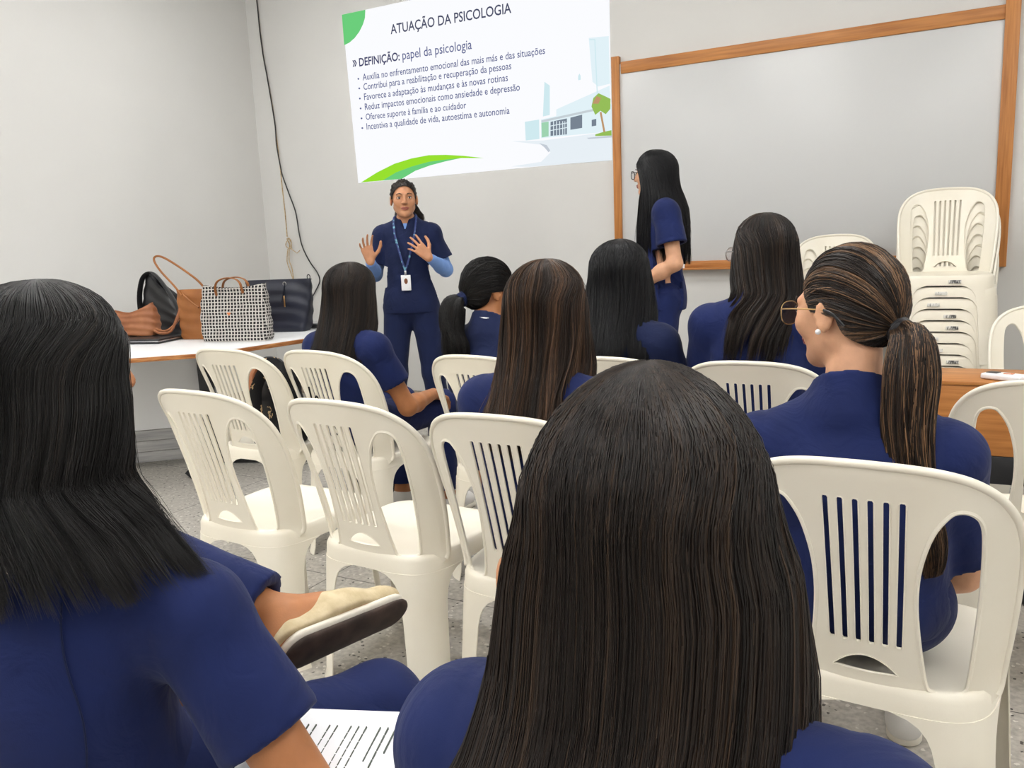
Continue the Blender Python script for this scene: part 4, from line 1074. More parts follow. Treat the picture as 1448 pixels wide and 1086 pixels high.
def face_parts(parent, c, R, sc=1.0, brow=None, open_mouth=False):
    L = lambda x, y, z: Vector(np.asarray(c)+R@(np.array([x, y, z])*sc))
    Rm = Matrix([list(map(float, row)) for row in R])
    for s in (-1, 1):
        ey = MB().ell(L(s*.031, .0745, -.0015), (.0128*sc, .0128*sc, .0072*sc), Rm, 14, 8).build('eye', M['eye_white'], parent)
        MB().ell(L(s*.031, .0855, -.0012), (.0052*sc, .003*sc, .0056*sc), Rm, 12, 8).build('iris', M['iris'], ey)
        MB().tube(spline([L(s*.046, .0755, -.0015), L(s*.040, .084, .0045), L(s*.031, .0885, .0062), L(s*.020, .0865, .0035)], 4), .0016*sc, 6).build('eyelid', M['brow'], ey)
        MB().tube(spline([L(s*.016, .0925, .020), L(s*.030, .0895, .0245), L(s*.047, .076, .020)], 5), [.0022*sc]*6+[.0017*sc]*4+[.0010*sc], 8, flat=.6).build('eyebrow', M['brow'], parent)
    m = MB()
    m.tube(spline([L(-.0215, .0805, -.061), L(-.010, .0905, -.0585), L(0, .0945, -.0595), L(.010, .0905, -.0585), L(.0215, .0805, -.061)], 5), [.0012*sc]+[.0042*sc]*19+[.0012*sc], 8)
    m.tube(spline([L(-.019, .080, -.0635), L(-.009, .0885, -.0675), L(0, .091, -.069), L(.009, .0885, -.0675), L(.019, .080, -.0635)], 5), [.0012*sc]+[.0046*sc]*19+[.0012*sc], 8)
    m.build('lips', M['lip'], parent)
def hand_prims(S, wrist, d, n, x, curl=(.25, .35, .3), spread=.12, sc=1.0, k=.006):
    """palm and five fingers: d along the hand, n out of the palm, x towards the thumb"""
    wrist = np.asarray(wrist, float); d = unit(d); n = unit(np.asarray(n)-d*np.dot(n, d)); xx = np.cross(d, n); x = xx if np.dot(xx, x) > 0 else -xx
    kn = []
    for i, (lx, ly) in enumerate([(.030, .084), (.011, .089), (-.009, .086), (-.027, .078)]):
        kp = wrist+(d*ly+x*lx)*sc; kn.append(kp)
        S.cone(wrist+(d*.012+x*lx*.55)*sc, kp, .0135*sc, .0105*sc, .010)
    S.ell(wrist+(d*.035+x*.022+n*.008)*sc, (.016*sc, .026*sc, .014*sc), np.stack([x, d, n], 1), .010)
    for i, (kp, ln) in enumerate(zip(kn, (.074, .082, .076, .060))):
        ang = spread*(1.1-.75*i); f = unit(d*math.cos(ang)+x*math.sin(ang)); p = kp; r = (.0080, .0083, .0080, .0070)[i]*sc
        c = 0.0
        for q, (fr, cu) in enumerate(zip((.44, .31, .25), curl)):
            c += cu*(1+.12*i); dd = f*math.cos(c)+n*math.sin(c); p2 = p+dd*ln*fr*sc
            S.cone(p, p2, r*(1-.09*q), r*(1-.09*(q+1)), .0015); p = p2
    p = wrist+(d*.024+x*.026+n*.006)*sc; dirs = [unit(d*.55+x*.75+n*.25), unit(d*.75+x*.5+n*.30), unit(d*.88+x*.25+n*.3)]
    for dd, ln, r1, r2 in zip(dirs, (.044, .033, .026), (.0125, .0105, .0095), (.0105, .0095, .008)):
        p2 = p+dd*ln*sc; S.cone(p, p2, r1*sc, r2*sc, .005); p = p2

def lerp(a, b, t): return np.asarray(a, float)*(1-t)+np.asarray(b, float)*t
def sit_joints(T, hy=-.035, hx=0.0, lean=0.0):
    J = dict(H=V3(hx, hy, T-.121), N=V3(hx*.4, -.085, T-.280), C=V3(0, -.095-lean, T-.47), W=V3(0, -.10, lerp(T-.5, .55, .55)), P=V3(0, -.06, .535))
    for s, k in ((-1, 'l'), (1, 'r')):
        J['s'+k] = V3(s*.158, -.09-lean*.5, T-.350); J['e'+k] = V3(s*.215, .015, T-.62); J['w'+k] = V3(s*.13, .215, .625)
        J['hp'+k] = V3(s*.085, -.05, .525); J['k'+k] = V3(s*.125, .375, .52); J['a'+k] = V3(s*.125, .345, .095); J['t'+k] = V3(s*.135, .50, .045)
        J['hd'+k] = V3(-s*.12, .9, -.42); J['hn'+k] = V3(0, -.35, -1); J['hx'+k] = V3(-s, 0, 0)
    return J
def stand_joints(T):
    f = T/1.65
    J = dict(H=V3(0, .03, T-.119), N=V3(0, -.012, T-.265), C=V3(0, -.015, T-.44), W=V3(0, .0, 1.06*f), P=V3(0, -.01, .90*f))
    for s, k in ((-1, 'l'), (1, 'r')):
        J['s'+k] = V3(s*.160, -.015, T-.315); J['e'+k] = V3(s*.21, -.03, 1.06*f); J['w'+k] = V3(s*.2, .05, .84*f)
        J['hp'+k] = V3(s*.085, 0, .86*f); J['k'+k] = V3(s*.095, .015, .47*f); J['a'+k] = V3(s*.10, -.02, .085); J['t'+k] = V3(s*.115, .14, .04)
        J['hd'+k] = V3(0, .2, -1); J['hn'+k] = V3(-s, 0, 0); J['hx'+k] = V3(0, 1, 0)
    return J
def body_solid(J, R, hands=True, hs=1.0, bare_foot=None, curl=(.3, .45, .35), spread=.06):
    S = Solid()
    S.ell(J['P'], (.150, .105, .105), None, .03); S.ell(J['W'], (.120, .088, .13), None, .05); S.ell(J['C'], (.138, .098, .15), None, .05)
    S.cone(J['sl'], J['sr'], .043, .043, .05); S.cone(lerp(J['N'], J['sl'], .15), J['sl'], .05, .042, .03); S.cone(lerp(J['N'], J['sr'], .15), J['sr'], .05, .042, .03)
    hb = np.asarray(J['H'])+R@np.array([0, -.022, -.055])
    S.cone(J['N'], hb, .053, .046, .03)
    for k in 'lr':
        s = -1 if k == 'l' else 1
        S.cone(J['s'+k], J['e'+k], .043, .037, .03); m = lerp(J['e'+k], J['w'+k], .3)
        S.cone(J['e'+k], m, .036, .038, .02); S.cone(m, J['w'+k], .038, .0245, .02)
        S.cone(J['hp'+k], J['k'+k], .076, .054, .04); c = lerp(J['k'+k], J['a'+k], .35)
        S.cone(J['k'+k], c, .052, .052, .03); S.cone(c, J['a'+k], .052, .034, .03)
        fz = J['t'+k]
        S.cone(J['a'+k], lerp(J['a'+k], fz, .5), .034, .032, .02); S.cone(lerp(J['a'+k], fz, .4)-V3(0, 0, .008), fz, .034, .024, .02); 
        if hands: hand_prims(S, J['w'+k], J['hd'+k], J['hn'+k], J['hx'+k], curl, spread, hs)
    head_prims(S, J['H'], R)
    return S
def folds(S, rs, amp, f=16.0, stretch=(1, 1, .55)):
    K = [(unit(rs.normal(0, 1, 3)*np.array(stretch))*f*rs.uniform(.5, 1.7), rs.uniform(0, 6.28)) for _ in range(7)]
    K2 = [(unit(rs.normal(0, 1, 3))*f*.4, rs.uniform(0, 6.28)) for _ in range(3)]
    def post(P, d):
        w = sum(np.sin(P@k.astype(np.float32)+p) for k, p in K2)
        q = sum(np.abs(np.sin(P@k.astype(np.float32)*.5+p+w*.8)) for k, p in K)/7
        return d+((.62-q)*amp*2.6).astype(np.float32)
    S.post.append(post); return S
def top_solid(J, seed, hem_z, sleeve=.60, loose=.012, standing=False, seam=True, amp=.004, arm=(.060, .070)):
    S = Solid(); L = loose
    S.ell(J['P'], (.160+L, .112+L, .12), None, .03); S.ell(J['W'], (.136+L, .102+L, .16), None, .07); S.ell(J['C'], (.146+L, .104+L, .165), None, .06)
    S.cone(J['sl'], J['sr'], .050+L*.5, .050+L*.5, .06); S.cone(lerp(J['N'], J['sl'], .25), J['sl'], .054, .050+L*.4, .04); S.cone(lerp(J['N'], J['sr'], .25), J['sr'], .054, .050+L*.4, .04)
    if standing: S.cone(J['P']+V3(-.06, 0, .05), J['P']+V3(-.072, 0, -.10), .10, .108, .05); S.cone(J['P']+V3(.06, 0, .05), J['P']+V3(.072, 0, -.10), .10, .108, .05)
    for k in 'lr':
        e = lerp(J['s'+k], J['e'+k], sleeve); S.cone(J['s'+k], lerp(J['s'+k], J['e'+k], sleeve+.12), arm[0], arm[1], .03)
    # neck opening
    nb = np.asarray(J['N'], float)
    S.cone(nb+V3(0, -.010, -.01), nb+V3(0, .0, .055), .076, .064, .03)
    S.cone(nb+V3(0, -.004, .02), nb+V3(0, .004, .16), .050, .052, .006, 's')
    S.plane(nb+V3(0, -.06, .058), (0, -.25, 1)) if False else None
    S.cone(nb+V3(0, .052, .06), nb+V3(0, .088, -.055), .032, .003, .008, 's')
    folds(S, np.random.default_rng(seed), amp)
    J_ = {k: np.asarray(v, np.float32) for k, v in J.items()}
    def post(P, d):
        for k in 'lr':
            a, b = J_['s'+k], J_['e'+k]; ax = unit(b-a).astype(np.float32); L_ = np.linalg.norm(b-a)
            q = P-a; h = q@ax; rad = np.linalg.norm(q-h[:, None]*ax, axis=1)
            near = rad < arm[1]+.045
            out = (k == 'r')*1.0-(k == 'l')*1.0
            lat = (q[:, 0]*out > -.06)
            cut = h-sleeve*L_
            d = np.where(near & lat & (cut > -.05), np.maximum(d, cut), d)
            bore = np.maximum(rad-(arm[1]-.019), -(cut+.03))          # hollow sleeve mouth
            d = np.where(near & lat, np.maximum(d, -bore), d)
            if seam:
                g = np.abs(q[:, 0]*out+.012+.15*q[:, 2]*0); d = d+.0028*np.exp(-(g/.004)**2)*(np.abs(q[:, 2]) < .14)*(rad < .16)
                g2 = np.abs(cut+.022); d = np.where(near & lat, d+.0015*np.exp(-(g2/.0035)**2), d)
        d = np.maximum(d, hem_z-P[:, 2])
        nn = J_['N']; d = np.where(np.abs(P[:, 0]-nn[0]) < .12, np.maximum(d, (P[:, 2]-nn[2]-.048)*.95+(P[:, 1]-nn[1])*.45), d)
        return d
    S.post.append(post)
    return S
def trouser_solid(J, seed, amp=.004, ank=.10, loose=.014, standing=False, leg_r=None):
    S = Solid(); L = loose
    S.ell(J['P'], (.152+L, .108+L, .11), None, .03)
    for k in 'lr':
        S.cone(J['hp'+k], J['k'+k], .080+L*.6, .060+L, .04); S.cone(J['k'+k], J['a'+k], .058+L, .052+L*.8, .03)
    folds(S, np.random.default_rng(seed+50), amp)
    J_ = {k: np.asarray(v, np.float32) for k, v in J.items()}
    def post(P, d):
        for k in 'lr':
            a, b = J_['k'+k], J_['a'+k]; ax = unit(b-a).astype(np.float32); L_ = np.linalg.norm(b-a); q = P-a; h = q@ax
            rad = np.linalg.norm(q-h[:, None]*ax, axis=1); cut = h-(L_-ank+.06); near = (rad < .10) & (h < L_+.07)
            d = np.where(near & (h > L_*.6), np.maximum(d, cut), d)
            bore = np.maximum(rad-.043, -(cut+.03)); d = np.where(near & (h > L_*.6), np.maximum(d, -bore), d)
        return d
    S.post.append(post); return S
def shoe(parent, a, t, mat=None, sole=None):
    """a low sneaker round the ankle a, toe t"""
    a = np.asarray(a, float); t = np.asarray(t, float); f = t-a; f[2] = 0; f = unit(f)
    S = Solid(); heel = np.array([a[0], a[1], 0])-f*.035; toe = heel+f*.245; up = V3(0, 0, 1)
    S.cone(heel+up*.045+f*.02, toe+up*.040-f*.045, .040, .038, .02); S.cone(heel+up*.075+f*.03, heel+up*.06+f*.10, .040, .036, .03)
    S.plane((0, 0, .022), (0, 0, -1))
    S.post.append(lambda P, d: np.maximum(d, P[:, 2]-.098))
    o = link('shoe', S.mesh('shoe', .006), parent, mat or M['shoe_white'])
    B = Solid(); B.cone(heel+up*.012+f*.035, toe+up*.012-f*.04, .041, .040, .01); B.plane((0, 0, .024), (0, 0, 1)); B.plane((0, 0, .001), (0, 0, -1))
    link('sole', B.mesh('sole', .006), o, sole or M['sole_white'])
    return o
def person(loc, rz, label, J, R, h=.007, skin='skin', seed=1, hem=None, cloth='scrub', standing=False, sleeve=.60, hands=True, face=False, amp=.004, top_kw={}, curl=(.3, .45, .35), spread=.06, shoes=(True, True), trousers=True, long_sleeve=False, extra=None, sc=1.0):
    r = empty('person', loc, rz); tag(r, label, 'person')
    bs = body_solid(J, R, hands, 1.0, None, curl, spread)
    if extra: extra(bs)
    b = link('body', bs.mesh('body', h), r, M[skin])
    hz = hem if hem is not None else float(J['P'][2])-.04
    link('scrub_top', top_solid(J, seed, hz, sleeve, standing=standing, amp=amp, **top_kw).mesh('scrub_top', h, smooth=2), r, M[cloth])
    if trousers: link('trousers', trouser_solid(J, seed, amp, standing=standing).mesh('trousers', max(h, .007)), r, M[cloth])
    for k, on in zip('lr', shoes):
        if on: shoe(r, J['a'+k], J['t'+k])
    if long_sleeve:
        for k in 'lr':
            S = Solid(); m = lerp(J['e'+k], J['w'+k], .3)
            S.cone(lerp(J['s'+k], J['e'+k], .4), J['e'+k], .047, .043, .02); S.cone(J['e'+k], m, .043, .043, .02); S.cone(m, lerp(J['e'+k], J['w'+k], .93), .043, .031, .02)
            folds(S, np.random.default_rng(seed+9), .003, 40); link('undershirt_sleeve', S.mesh('undershirt_sleeve', h), r, M['sleeve'])
    if face: face_parts(r, J['H'], R)
    return r
def glasses(parent, c, R, frame, lens, rnd=.021, thick=.0014, arm_mat=None, squar=2.6, wide=1.0, drop=0.0):
    L = lambda x, y, z: Vector(np.asarray(c)+R@np.array([x, y, z]))
    g = MB()
    def rim(s):
        out = []
        for q in np.linspace(0, 2*PI, 29)[:-1]:
            cx_, sz = math.cos(q), math.sin(q); e = 2/squar
            out.append(L(s*.033*wide+rnd*1.12*math.copysign(abs(cx_)**e, cx_), .104-.30*abs(s*.033+rnd*cx_*0)*0, -.006-drop+rnd*math.copysign(abs(sz)**e, sz)))
        return out
    for s in (-1, 1):
        g.tube(rim(s), thick, 6, closed=True)
        g.tube(spline([L(s*(.033*wide+rnd*1.1), .103, .002-drop), L(s*.074, .085, .004-drop), L(s*.0795, .03, .003-drop), L(s*.082, -.015, .0)], 4), thick, 6)
    g.tube(spline([L(-.033*wide+rnd*1.1, .104, -.002-drop), L(0, .109, .001-drop), L(.033*wide-rnd*1.1, .104, -.002-drop)], 4), thick, 6)
    o = g.build('glasses', frame, parent)
    for s in (-1, 1):
        pts = rim(s); m = MB(); vs = [m.bm.verts.new(p) for p in pts]; m.bm.faces.new(vs)
        ex = bmesh.ops.extrude_face_region(m.bm, geom=m.bm.faces[:]); bmesh.ops.translate(m.bm, vec=Vector(R@np.array([0, -.0014, 0])), verts=[v for v in ex['geom'] if isinstance(v, bmesh.types.BMVert)])
        m.build('lens', lens, o, False)
        m = MB(); m.tube(spline([L(s*.082, -.014, .0), L(s*.084, -.035, -.008), L(s*.080, -.055, -.03)], 4), .0028, 6, flat=.6); m.build('temple_tip', arm_mat or frame, o)
    return o

def seam(parent, pts, mat, r=.0013, name='seam'):
    """a line of stitching laid on the back of a garment, through (x, z) points in the person's frame"""
    top = [c for c in parent.children if c.name.startswith('scrub_top')][0]
    me = top.data; V = np.empty(len(me.vertices)*3, np.float32); me.vertices.foreach_get('co', V); V = V.reshape(-1, 3)
    out = []
    for p in spline([(a, 0, b) for a, b in pts], 8):
        m = (np.abs(V[:, 0]-p.x) < .009) & (np.abs(V[:, 2]-p.z) < .009)
        if m.any(): out.append((p.x, float(V[m, 1].min())+.0012, p.z))
    if len(out) < 4: return None
    ys = np.array([q[1] for q in out]); ys = np.convolve(np.pad(ys, 2, mode='edge'), np.ones(5)/5, 'valid')
    mb = MB(); mb.tube([(q[0], y, q[2]) for q, y in zip(out, ys)], r, 6); return mb.build(name, mat, top)

# ------------------------------------------------------------------ the audience
def head_R(yaw=0, pitch=0, roll=0): return rotz(D(yaw))@rotx(D(pitch))@roty(D(roll))

# nearest person, back of the head to the camera
T = 1.152; J = sit_joints(T); R = head_R(4)
for k, s in (('l', -1), ('r', 1)): J['s'+k] = V3(s*.158+(.014 if s > 0 else 0), -.075, T-.352+(.012 if s > 0 else 0))
def ear2(S): S.cone((-.075, -.035, .962), (-.118, -.050, .958), .012, .012, .01); S.ell((-.126, -.055, .955), (.010, .014, .026), rotz(.3), .010)
p = person((-.219, .655, 0), D(0), 'person nearest the camera, long straight dark brown hair, seen from behind', J, R, h=.006, seed=2, extra=ear2, amp=.007)
for s_ in (-1, 1): seam(p, [(s_*.135, T-.335), (s_*.128, T-.38), (s_*.132, T-.46), (s_*.122, T-.55)], M['scrub_dark'])
long_hair(p, std_levels(T, -.035, ln=.66, wide=1.17, dome=1.05, peak=.86, lowback=-.278, flare=1.22, op_low=84, bodyx=-.012), T-.11, M['hair_dark'], n=15000, K=24, rad=.00062, seed=11, lock=.0035, loose=.012, endvar=.12, nw=260, ns=150, lift=.003, fly=.05)

# person with a crossed leg
T = 1.227; J = sit_joints(T, hy=-.03); R = head_R(-25); P1L, P1R = np.array([-1.062, .68, 0]), 16
wl = lambda x, y, z: rotz(D(-P1R))@(np.array([x, y, z])-P1L)
J['kl'] = wl(-1.335, .88, .745); J['al'] = wl(-1.005, .97, .628)
J['kr'] = wl(-.838, 1.01, .478); J['ar'] = wl(-.838, .98, .095); J['tr'] = wl(-.80, 1.13, .045)
J['sr'] = V3(.200, -.070, T-.432); J['sl'] = V3(-.165, -.09, T-.405); J['er'] = wl(-.672, .70, .52); J['wr'] = wl(-.96, .86, .595); J['hdr'] = V3(-.9, .25, -.3); J['N'] = V3(0, -.085, T-.305)
f_ = rotz(D(-P1R))@unit([.20, .95, -.05]); up_ = rotz(D(-P1R))@unit([-.87, 0, .5]); up_ = unit(up_-f_*np.dot(up_, f_)); sd_ = np.cross(f_, up_)
heel_ = np.asarray(J['al'], float)-up_*.066-f_*.028
J['tl'] = heel_+f_*.185+up_*.026
def foot1(S):
    S.ell(heel_+up_*.03+f_*.012, (.034, .030, .032), np.stack([f_, sd_, up_], 1), .02)
    S.cone(np.asarray(J['al'])+f_*.005-up_*.012, heel_+f_*.15+up_*.028, .034, .027, .03); S.cone(heel_+f_*.03+up_*.022, heel_+f_*.20+up_*.018, .030, .026, .02)
p1 = person(tuple(P1L), D(P1R), 'person with long straight black hair crossing one leg in a beige loafer', J, R, h=.006, seed=3, extra=foot1, shoes=(False, True), amp=.007, face=True, skin='skin_tan', sleeve=.55)
lo = Solid(); lo.cone(heel_+f_*.10+up_*.034, heel_+f_*.205+up_*.022, .046, .030, .02); lo.ell(heel_+f_*.215+up_*.024, (.042, .030, .022), np.stack([f_, sd_, up_], 1), .02)
lo.cone(heel_+f_*.01+up_*.020, heel_+f_*.14+up_*.024, .040, .044, .02)
lo.plane(heel_+up_*.012, -up_)
_c = heel_+f_*.02+up_*.03; _n = unit(up_*.80-f_*.60); lo.post.append(lambda P, d: np.maximum(d, np.where((P-_c.astype(np.float32))@f_.astype(np.float32) < .108, (P-(_c+up_*.012).astype(np.float32))@unit(up_-f_*.42).astype(np.float32), d)))
bore_a, bore_b = (heel_+f_*.01+up_*.032).astype(np.float32), (heel_+f_*.19+up_*.024).astype(np.float32)
seam(p1, [(.098, T-.375), (.105, T-.44), (.118, T-.52), (.112, T-.60), (.10, T-.68)], M['scrub_dark'])
seam(p1, [(-.11, T-.375), (-.115, T-.44), (-.125, T-.52), (-.115, T-.60), (-.10, T-.68)], M['scrub_dark'])
ls = link('loafer', lo.mesh('loafer', .0035), p1, M['loafer'])
so = Solid(); so.cone(heel_+f_*.022+up_*.004, heel_+f_*.215+up_*.006, .040, .036, .01, sq=(up_, .34)); link('sole', so.mesh('sole', .004), ls, M['sole_white'])
so = Solid(); so.cone(heel_+f_*.022-up_*.010, heel_+f_*.218-up_*.008, .0395, .0355, .01, sq=(up_, .30)); link('outsole', so.mesh('outsole', .004), ls, M['sole_dark'])
MB().tube(spline([heel_+f_*.125+up_*.078+sd_*.012, heel_+f_*.14+up_*.075, heel_+f_*.19+up_*.058, heel_+f_*.232+up_*.040], 6), .003, 6).build('stitched_seam', M['sole_white'], ls)
long_hair(p1, std_levels(T, -.03, ln=.355, wide=1.10, dome=1.03, lowback=-.25, yaw=-6, flare=1.24, op_low=78, bodyx=.085, openf=1.26), T-.11, M['hair_black'], n=13000, K=24, rad=.0008, seed=12, lock=.0055, loose=.018, endvar=.16, nw=240, ns=140, lift=.004, fly=.04)

# sheet of paper on the lap
sh = MB(); P00, P10, P11, P01 = (-.86, .80, .592), (-.655, .885, .588), (-.575, .665, .592), (-.78, .60, .588)
vs = []
for i in range(9):
    row = []
    for j in range(9):
        a, b = i/8, j/8; q = lerp(lerp(P00, P10, a), lerp(P01, P11, a), b); q[2] += .004*math.sin(PI*a)*math.sin(PI*b)
        row.append(q)
    vs.append(row)
top_v = [[sh.bm.verts.new(q) for q in r] for r in vs]; bot_v = [[sh.bm.verts.new(q-np.array([0, 0, .0012])) for q in r] for r in vs]
for i in range(8):
    for j in range(8):
        sh.bm.faces.new((top_v[i][j], top_v[i+1][j], top_v[i+1][j+1], top_v[i][j+1])); sh.bm.faces.new((bot_v[i][j], bot_v[i][j+1], bot_v[i+1][j+1], bot_v[i+1][j]))
for i in range(8):
    for A_, B_ in (((i, 0), (i+1, 0)), ((i+1, 8), (i, 8)), ((8, i), (8, i+1)), ((0, i+1), (0, i))):
        sh.bm.faces.new((top_v[B_[0]][B_[1]], top_v[A_[0]][A_[1]], bot_v[A_[0]][A_[1]], bot_v[B_[0]][B_[1]]))
pp = sh.build('printed_sheet', M['paper']); tag(pp, 'white printed sheet lying on the lap of the leg-crossing person', 'paper')
ln = MB()
for k, (b0, a0, a1) in enumerate([(.18, .22, .86), (.23, .22, .86), (.32, .22, .80), (.37, .22, .84), (.46, .22, .78), (.51, .22, .84), (.56, .22, .84), (.65, .22, .60), (.70, .22, .84), (.75, .22, .50)]):
    c0 = lerp(lerp(P00, P10, b0+.12), lerp(P01, P11, b0+.12), a0*.9); c1 = lerp(lerp(P00, P10, b0+.12), lerp(P01, P11, b0+.12), a1*.9)
    z_ = .0045; d_ = Vector(c1-c0); ang = math.atan2(d_.y, d_.x)
    for q in range(7):
        a_, b_ = lerp(c0, c1, q/7), lerp(c0, c1, (q+.86)/7); m_ = (a_+b_)/2
        ln.box((m_[0], m_[1], m_[2]+.0022), (float(np.linalg.norm(b_-a_)), .0014, .0040), 0, Matrix.Rotation(ang, 3, 'Z'))
ln.build('printed_lettering', M['ink'], pp, False)

# highlighted ponytail, middle row
T = 1.222; J = sit_joints(T, hx=-.03); R = head_R(54, -4)
J['sl'] = V3(-.182, -.075, T-.392); J['sr'] = V3(.150, -.095, T-.39); J['er'] = V3(.190, .0, T-.64); J['wr'] = V3(.07, .22, .62); J['N'] = V3(-.015, -.085, T-.30)
p3 = person((-.172, 1.72, 0), D(6), 'person with a highlighted brown ponytail and gold glasses in the middle row', J, R, h=.0055, seed=4, face=True, skin='skin_light', amp=.005, sleeve=.80)
Hc = np.asarray(J['H'], float); L3 = lambda x, y, z: Hc+R@np.array([x, y, z])
tie = L3(0, -.110, -.045)
slick_hair(p3, L3(0, -.018, .012), (.0785, .102, .106), R, tie, M['hair_streak'], n=5200, K=18, rad=.0010, seed=13, streak=.22, hairline=HAIR_LOW, origin=J['H'], 
    tail=[tie, tie+np.array([.018, -.036, -.012]), tie+np.array([.018, -.052, -.07]), tie+np.array([.014, -.058, -.16]), tie+np.array([.026, -.066, -.27]), tie+np.array([.052, -.070, -.37]), tie+np.array([.065, -.070, -.43])], tail_r=[.017, .030, .037, .038, .036, .028, .012], tail_n=3000, tail_K=22, wave=.006, tie_mat=M['dark_pl'], tie_r=.019)
glasses(p3, J['H'], R, M['gold'], M['lens'], .0225, .0012, M['dark_pl'])
MB().ell(L3(-.084, -.002, -.040), (.0052, .0052, .0052)).build('pearl_earring', M['white_pl'], p3)

# long wavy brown hair, middle row
T = 1.205; J = sit_joints(T); R = head_R(0)
p6 = person((-.895, 1.85, 0), D(0), 'person with long wavy brown hair in the middle row', J, R, seed=5)
long_hair(p6, std_levels(T, -.035, ln=.47, wide=.98, dome=.98, lowback=-.24, flare=1.10), T-.11, M['hair_brown'], n=7000, K=26, rad=.0010, seed=14, wave=.05, lock=.006, loose=.02, endvar=.14, nw=180, ns=120, lift=.006, fly=.04)

# front row
T = 1.306; J = sit_joints(T, hx=.0); R = head_R(62)
p4 = person((-.565, 2.75, 0), D(0), 'person with layered black hair and thin round glasses before the whiteboard', J, R, seed=6, skin='skin_light')
long_hair(p4, std_levels(T, -.035, ln=.45, wide=.99, dome=.97, lowback=-.24, yaw=34, flare=.95, openf=1.3), T-.11, M['hair_dark'], n=5200, K=22, rad=.0011, seed=15, lock=.004, loose=.016, endvar=.30, lift=.005)
glasses(p4, J['H'], R, M['steel'], M['clear_lens'], .022, .0019, None, 2.0, 1.15)

T = 1.243; J = sit_joints(T); R = head_R(-6)
p5 = person((-1.05, 2.74, 0), D(0), 'person with glossy jet black hair seated before the standing listener', J, R, seed=7, cloth='scrub_dark')
long_hair(p5, std_levels(T, -.035, ln=.45, wide=1.10, dome=1.06, lowback=-.24, flare=1.12), T-.11, M['hair_jet'], n=5200, K=22, rad=.0011, seed=16, lock=.005, loose=.018, endvar=.2)

T = 1.197; J = sit_joints(T, hx=-.04); R = head_R(-30, -4); J['N'] = V3(-.016, -.085, T-.262)
for k, s in (('l', -1), ('r', 1)): J['s'+k] = V3(s*.155, -.09, T-.325)
p7 = person((-1.52, 2.73, 0), D(-6), 'person with a low black ponytail held by a navy hair tie in the front row', J, R, seed=8, skin='skin_tan', cloth='scrub_dark', face=True)
Hc = np.asarray(J['H'], float); L7 = lambda x, y, z: Hc+R@np.array([x, y, z]); tie = L7(0, -.112, -.035)
slick_hair(p7, L7(0, -.016, .012), (.082, .105, .106), R, tie, M['hair_black'], n=2600, K=16, rad=.0012, seed=17, hairline=HAIR_LOW, origin=J['H'], 
    tail=[tie, tie+np.array([-.018, -.034, -.02]), tie+np.array([-.022, -.045, -.09]), tie+np.array([-.012, -.05, -.17]), tie+np.array([.0, -.045, -.24])], tail_r=[.018, .040, .050, .045, .022], tail_n=1500, tail_K=20, wave=.018, tie_mat=M['scrub_dark'], tie_r=.022)
MB().tube(spline([tuple(np.asarray(J['N'], float)+np.array(v)) for v in [(-.05, .03, .03), (-.058, -.03, .045), (-.02, -.063, .048), (.03, -.062, .045), (.062, -.02, .035), (.05, .05, .0)]], 6), .0035, 6, flat=.5).build('lanyard_strap', M['white_pl'], p7)

T = 1.195; J = sit_joints(T); R = head_R(0)
J['er'] = V3(.235, .0, T-.60); J['wr'] = V3(.20, .22, .61)
p8 = person((-2.235, 2.74, 0), D(-4), 'person with straight dark hair in the front row nearest the bag table', J, R, seed=9, skin='skin_tan')
long_hair(p8, std_levels(T, -.035, ln=.43, wide=1.12, dome=1.08, lowback=-.24, flare=1.02), T-.11, M['hair_dark'], n=5200, K=22, rad=.0011, seed=18, lock=.0045, loose=.014, endvar=.16)

# ------------------------------------------------------------------ the two standing people
T = 1.652; J = stand_joints(T); R = head_R(10, 0)
J['er'] = V3(.215, -.03, 1.085); J['wr'] = V3(.200, .18, 1.165); J['hdr'] = V3(.20, .12, .95); J['hnr'] = V3(-.45, .85, .1); J['hxr'] = V3(-.8, -.3, 0)
J['el'] = V3(-.225, -.03, 1.095); J['wl'] = V3(-.150, .19, 1.175); J['hdl'] = V3(.66, .12, .70); J['hnl'] = V3(.40, -.85, .05); J['hxl'] = V3(-.3, 0, .9)
J['sl'] = V3(-.148, -.015, T-.335); J['sr'] = V3(.148, -.015, T-.335)
for k in 'lr': J['k'+k] = V3((-.12 if k == 'l' else .12), .02, .47); J['a'+k] = V3((-.15 if k == 'l' else .15), -.01, .085); J['t'+k] = V3((-.18 if k == 'l' else .18), .14, .04)
pr = person((-3.01, 4.20, 0), D(208), 'standing presenter in navy scrubs gesturing with both hands under the slide', J, R, h=.0042, hem=.845, seed=20, cloth='scrub_dark', standing=True, sleeve=.70, face=True, skin='skin', long_sleeve=True, curl=(.22, .30, .22), spread=.27, top_kw=dict(arm=(.055, .074)))
Hc = np.asarray(J['H'], float); LP = lambda x, y, z: Hc+R@np.array([x, y, z]); tie = LP(0, -.110, -.02)
slick_hair(pr, LP(0, -.016, .024), (.0765, .098, .088), R, tie, M['hair_dark'], n=2400, K=16, rad=.0011, seed=21, 
    tail=[tie, tie+np.array([-.01, -.02, -.03]), tie+np.array([-.03, -.02, -.10]), tie+np.array([-.045, -.02, -.17])], tail_r=[.035, .068, .080, .05], tail_n=1300, tail_K=16, wave=.012)
M['lanyard'] = noise_col(new_mat('lanyard_ribbon', (.1, .15, .4), .6), srgb(36, 52, 110), srgb(120, 190, 200), ns=40, lo=.55, hi=.7)
N_ = np.asarray(J['N'], float)
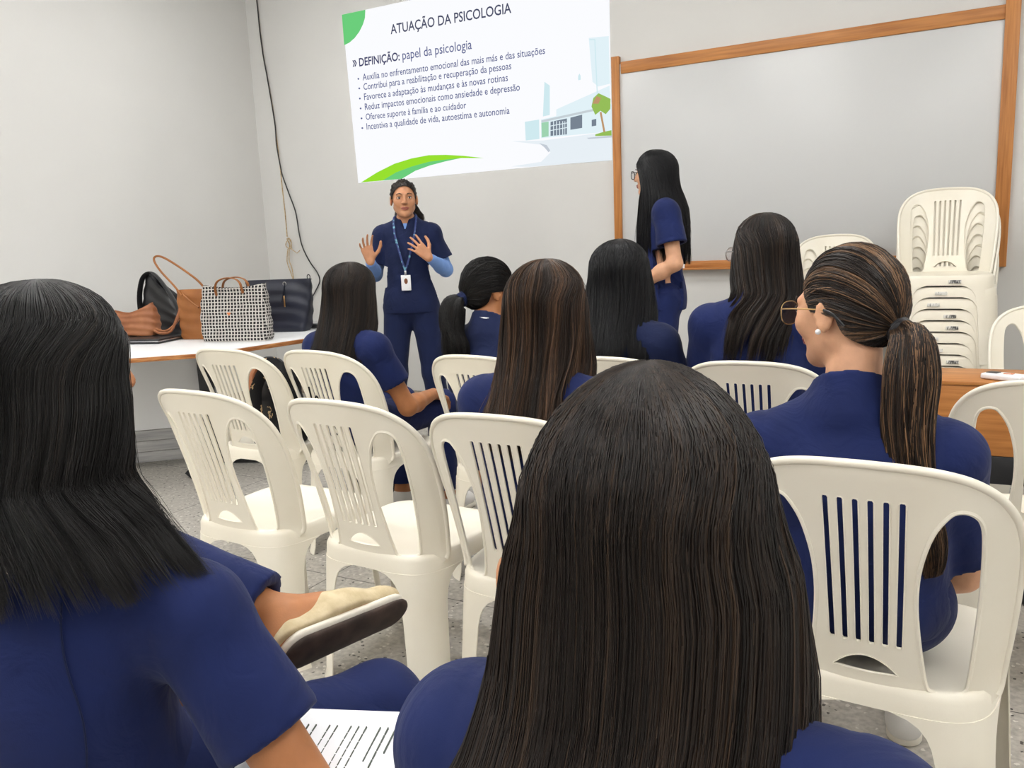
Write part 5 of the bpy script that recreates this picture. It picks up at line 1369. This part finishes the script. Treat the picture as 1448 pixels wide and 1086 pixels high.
for s in (-1, 1):
    MB().tube(spline([tuple(N_+np.array(v)) for v in [(s*.055, -.02, .05), (s*.068, .045, .03), (s*.060, .105, -.06), (s*.035, .135, -.17), (.004, .142, -.285)]], 6), .006, 6, flat=.3, up=Vector((1, 0, 0))).build('lanyard_ribbon', M['lanyard'], pr)
bg = MB().box(tuple(N_+np.array([.004, .143, -.355])), (.058, .004, .092), .002).build('name_badge', M['white_pl'], pr)
MB().box(tuple(N_+np.array([.004, .143, -.297])), (.012, .006, .028), .002).build('badge_clip', M['steel'], bg)
MB().ell(tuple(N_+np.array([.004, .1455, -.345])), (.011, .0012, .017)).build('badge_portrait', M['sole_brown'], bg)
us = Solid(); us.cone(N_+V3(0, .0, .0), N_+V3(0, .014, -.05), .057, .060, .02); us.plane(N_+V3(0, .06, .012), (0, .15, 1)); link('undershirt_collar', us.mesh('undershirt_collar', .005), pr, M['sleeve'])

T = 1.690; J = stand_joints(T); R = head_R(-26, 0)
J['sl'] = V3(-.158, -.02, T-.330); J['sr'] = V3(.158, -.02, T-.330); J['el'] = V3(-.215, -.055, 1.105); J['wl'] = V3(-.10, .16, .975); J['hdl'] = V3(.8, .45, -.25); J['hnl'] = V3(.2, -.6, -.6); J['hxl'] = V3(0, .6, .5)
J['er'] = V3(.215, -.03, 1.105); J['wr'] = V3(.10, .18, .965); J['hdr'] = V3(-.8, .45, -.25); J['hnr'] = V3(-.2, -.6, -.6); J['hxr'] = V3(0, .6, .5)
st = person((-1.43, 4.28, 0), D(113), 'standing listener in profile with very long black hair and dark glasses', J, R, h=.005, hem=.86, seed=22, standing=True, sleeve=.62, face=True, skin='skin_light', top_kw=dict(arm=(.064, .080)))
lv = [q for q in std_levels(T, .03, ln=.24, wide=1.0, dome=1.0, yaw=-26, openf=.95) if q[0] > T-.22]
lv += [(T-.25, 0, .012, .118, .135, .110, 58, -26), (T-.31, 0, .0, .128, .142, .125, 50, -24), (T-.40, 0, .0, .130, .150, .136, 46, -20), (T-.50, .0, .0, .126, .150, .140, 46, -18), (T-.60, .0, .0, .118, .145, .142, 48, -16)]
long_hair(st, lv, T-.11, M['hair_jet'], n=5200, K=24, rad=.0012, seed=23, lock=.004, loose=.012, endvar=.25)
glasses(st, J['H'], R, M['dark_pl'], M['clear_lens'], .020, .0022, None, 3.2)
N_ = np.asarray(J['N'], float)
for s in (-1, 1):
    MB().tube(spline([tuple(N_+np.array(v)) for v in [(s*.055, -.02, .05), (s*.070, .05, .02), (s*.062, .11, -.08), (s*.035, .135, -.19), (0, .14, -.27)]], 6), .005, 6, flat=.3, up=Vector((1, 0, 0))).build('lanyard_ribbon', M['white_pl'], st)
MB().box(tuple(N_+np.array([0, .143, -.33])), (.058, .004, .09), .002).build('name_badge', M['white_pl'], st)
MB().box((-.158, .02, .885), (.004, .045, .012), .001).build('hem_tag', M['white_pl'], st)
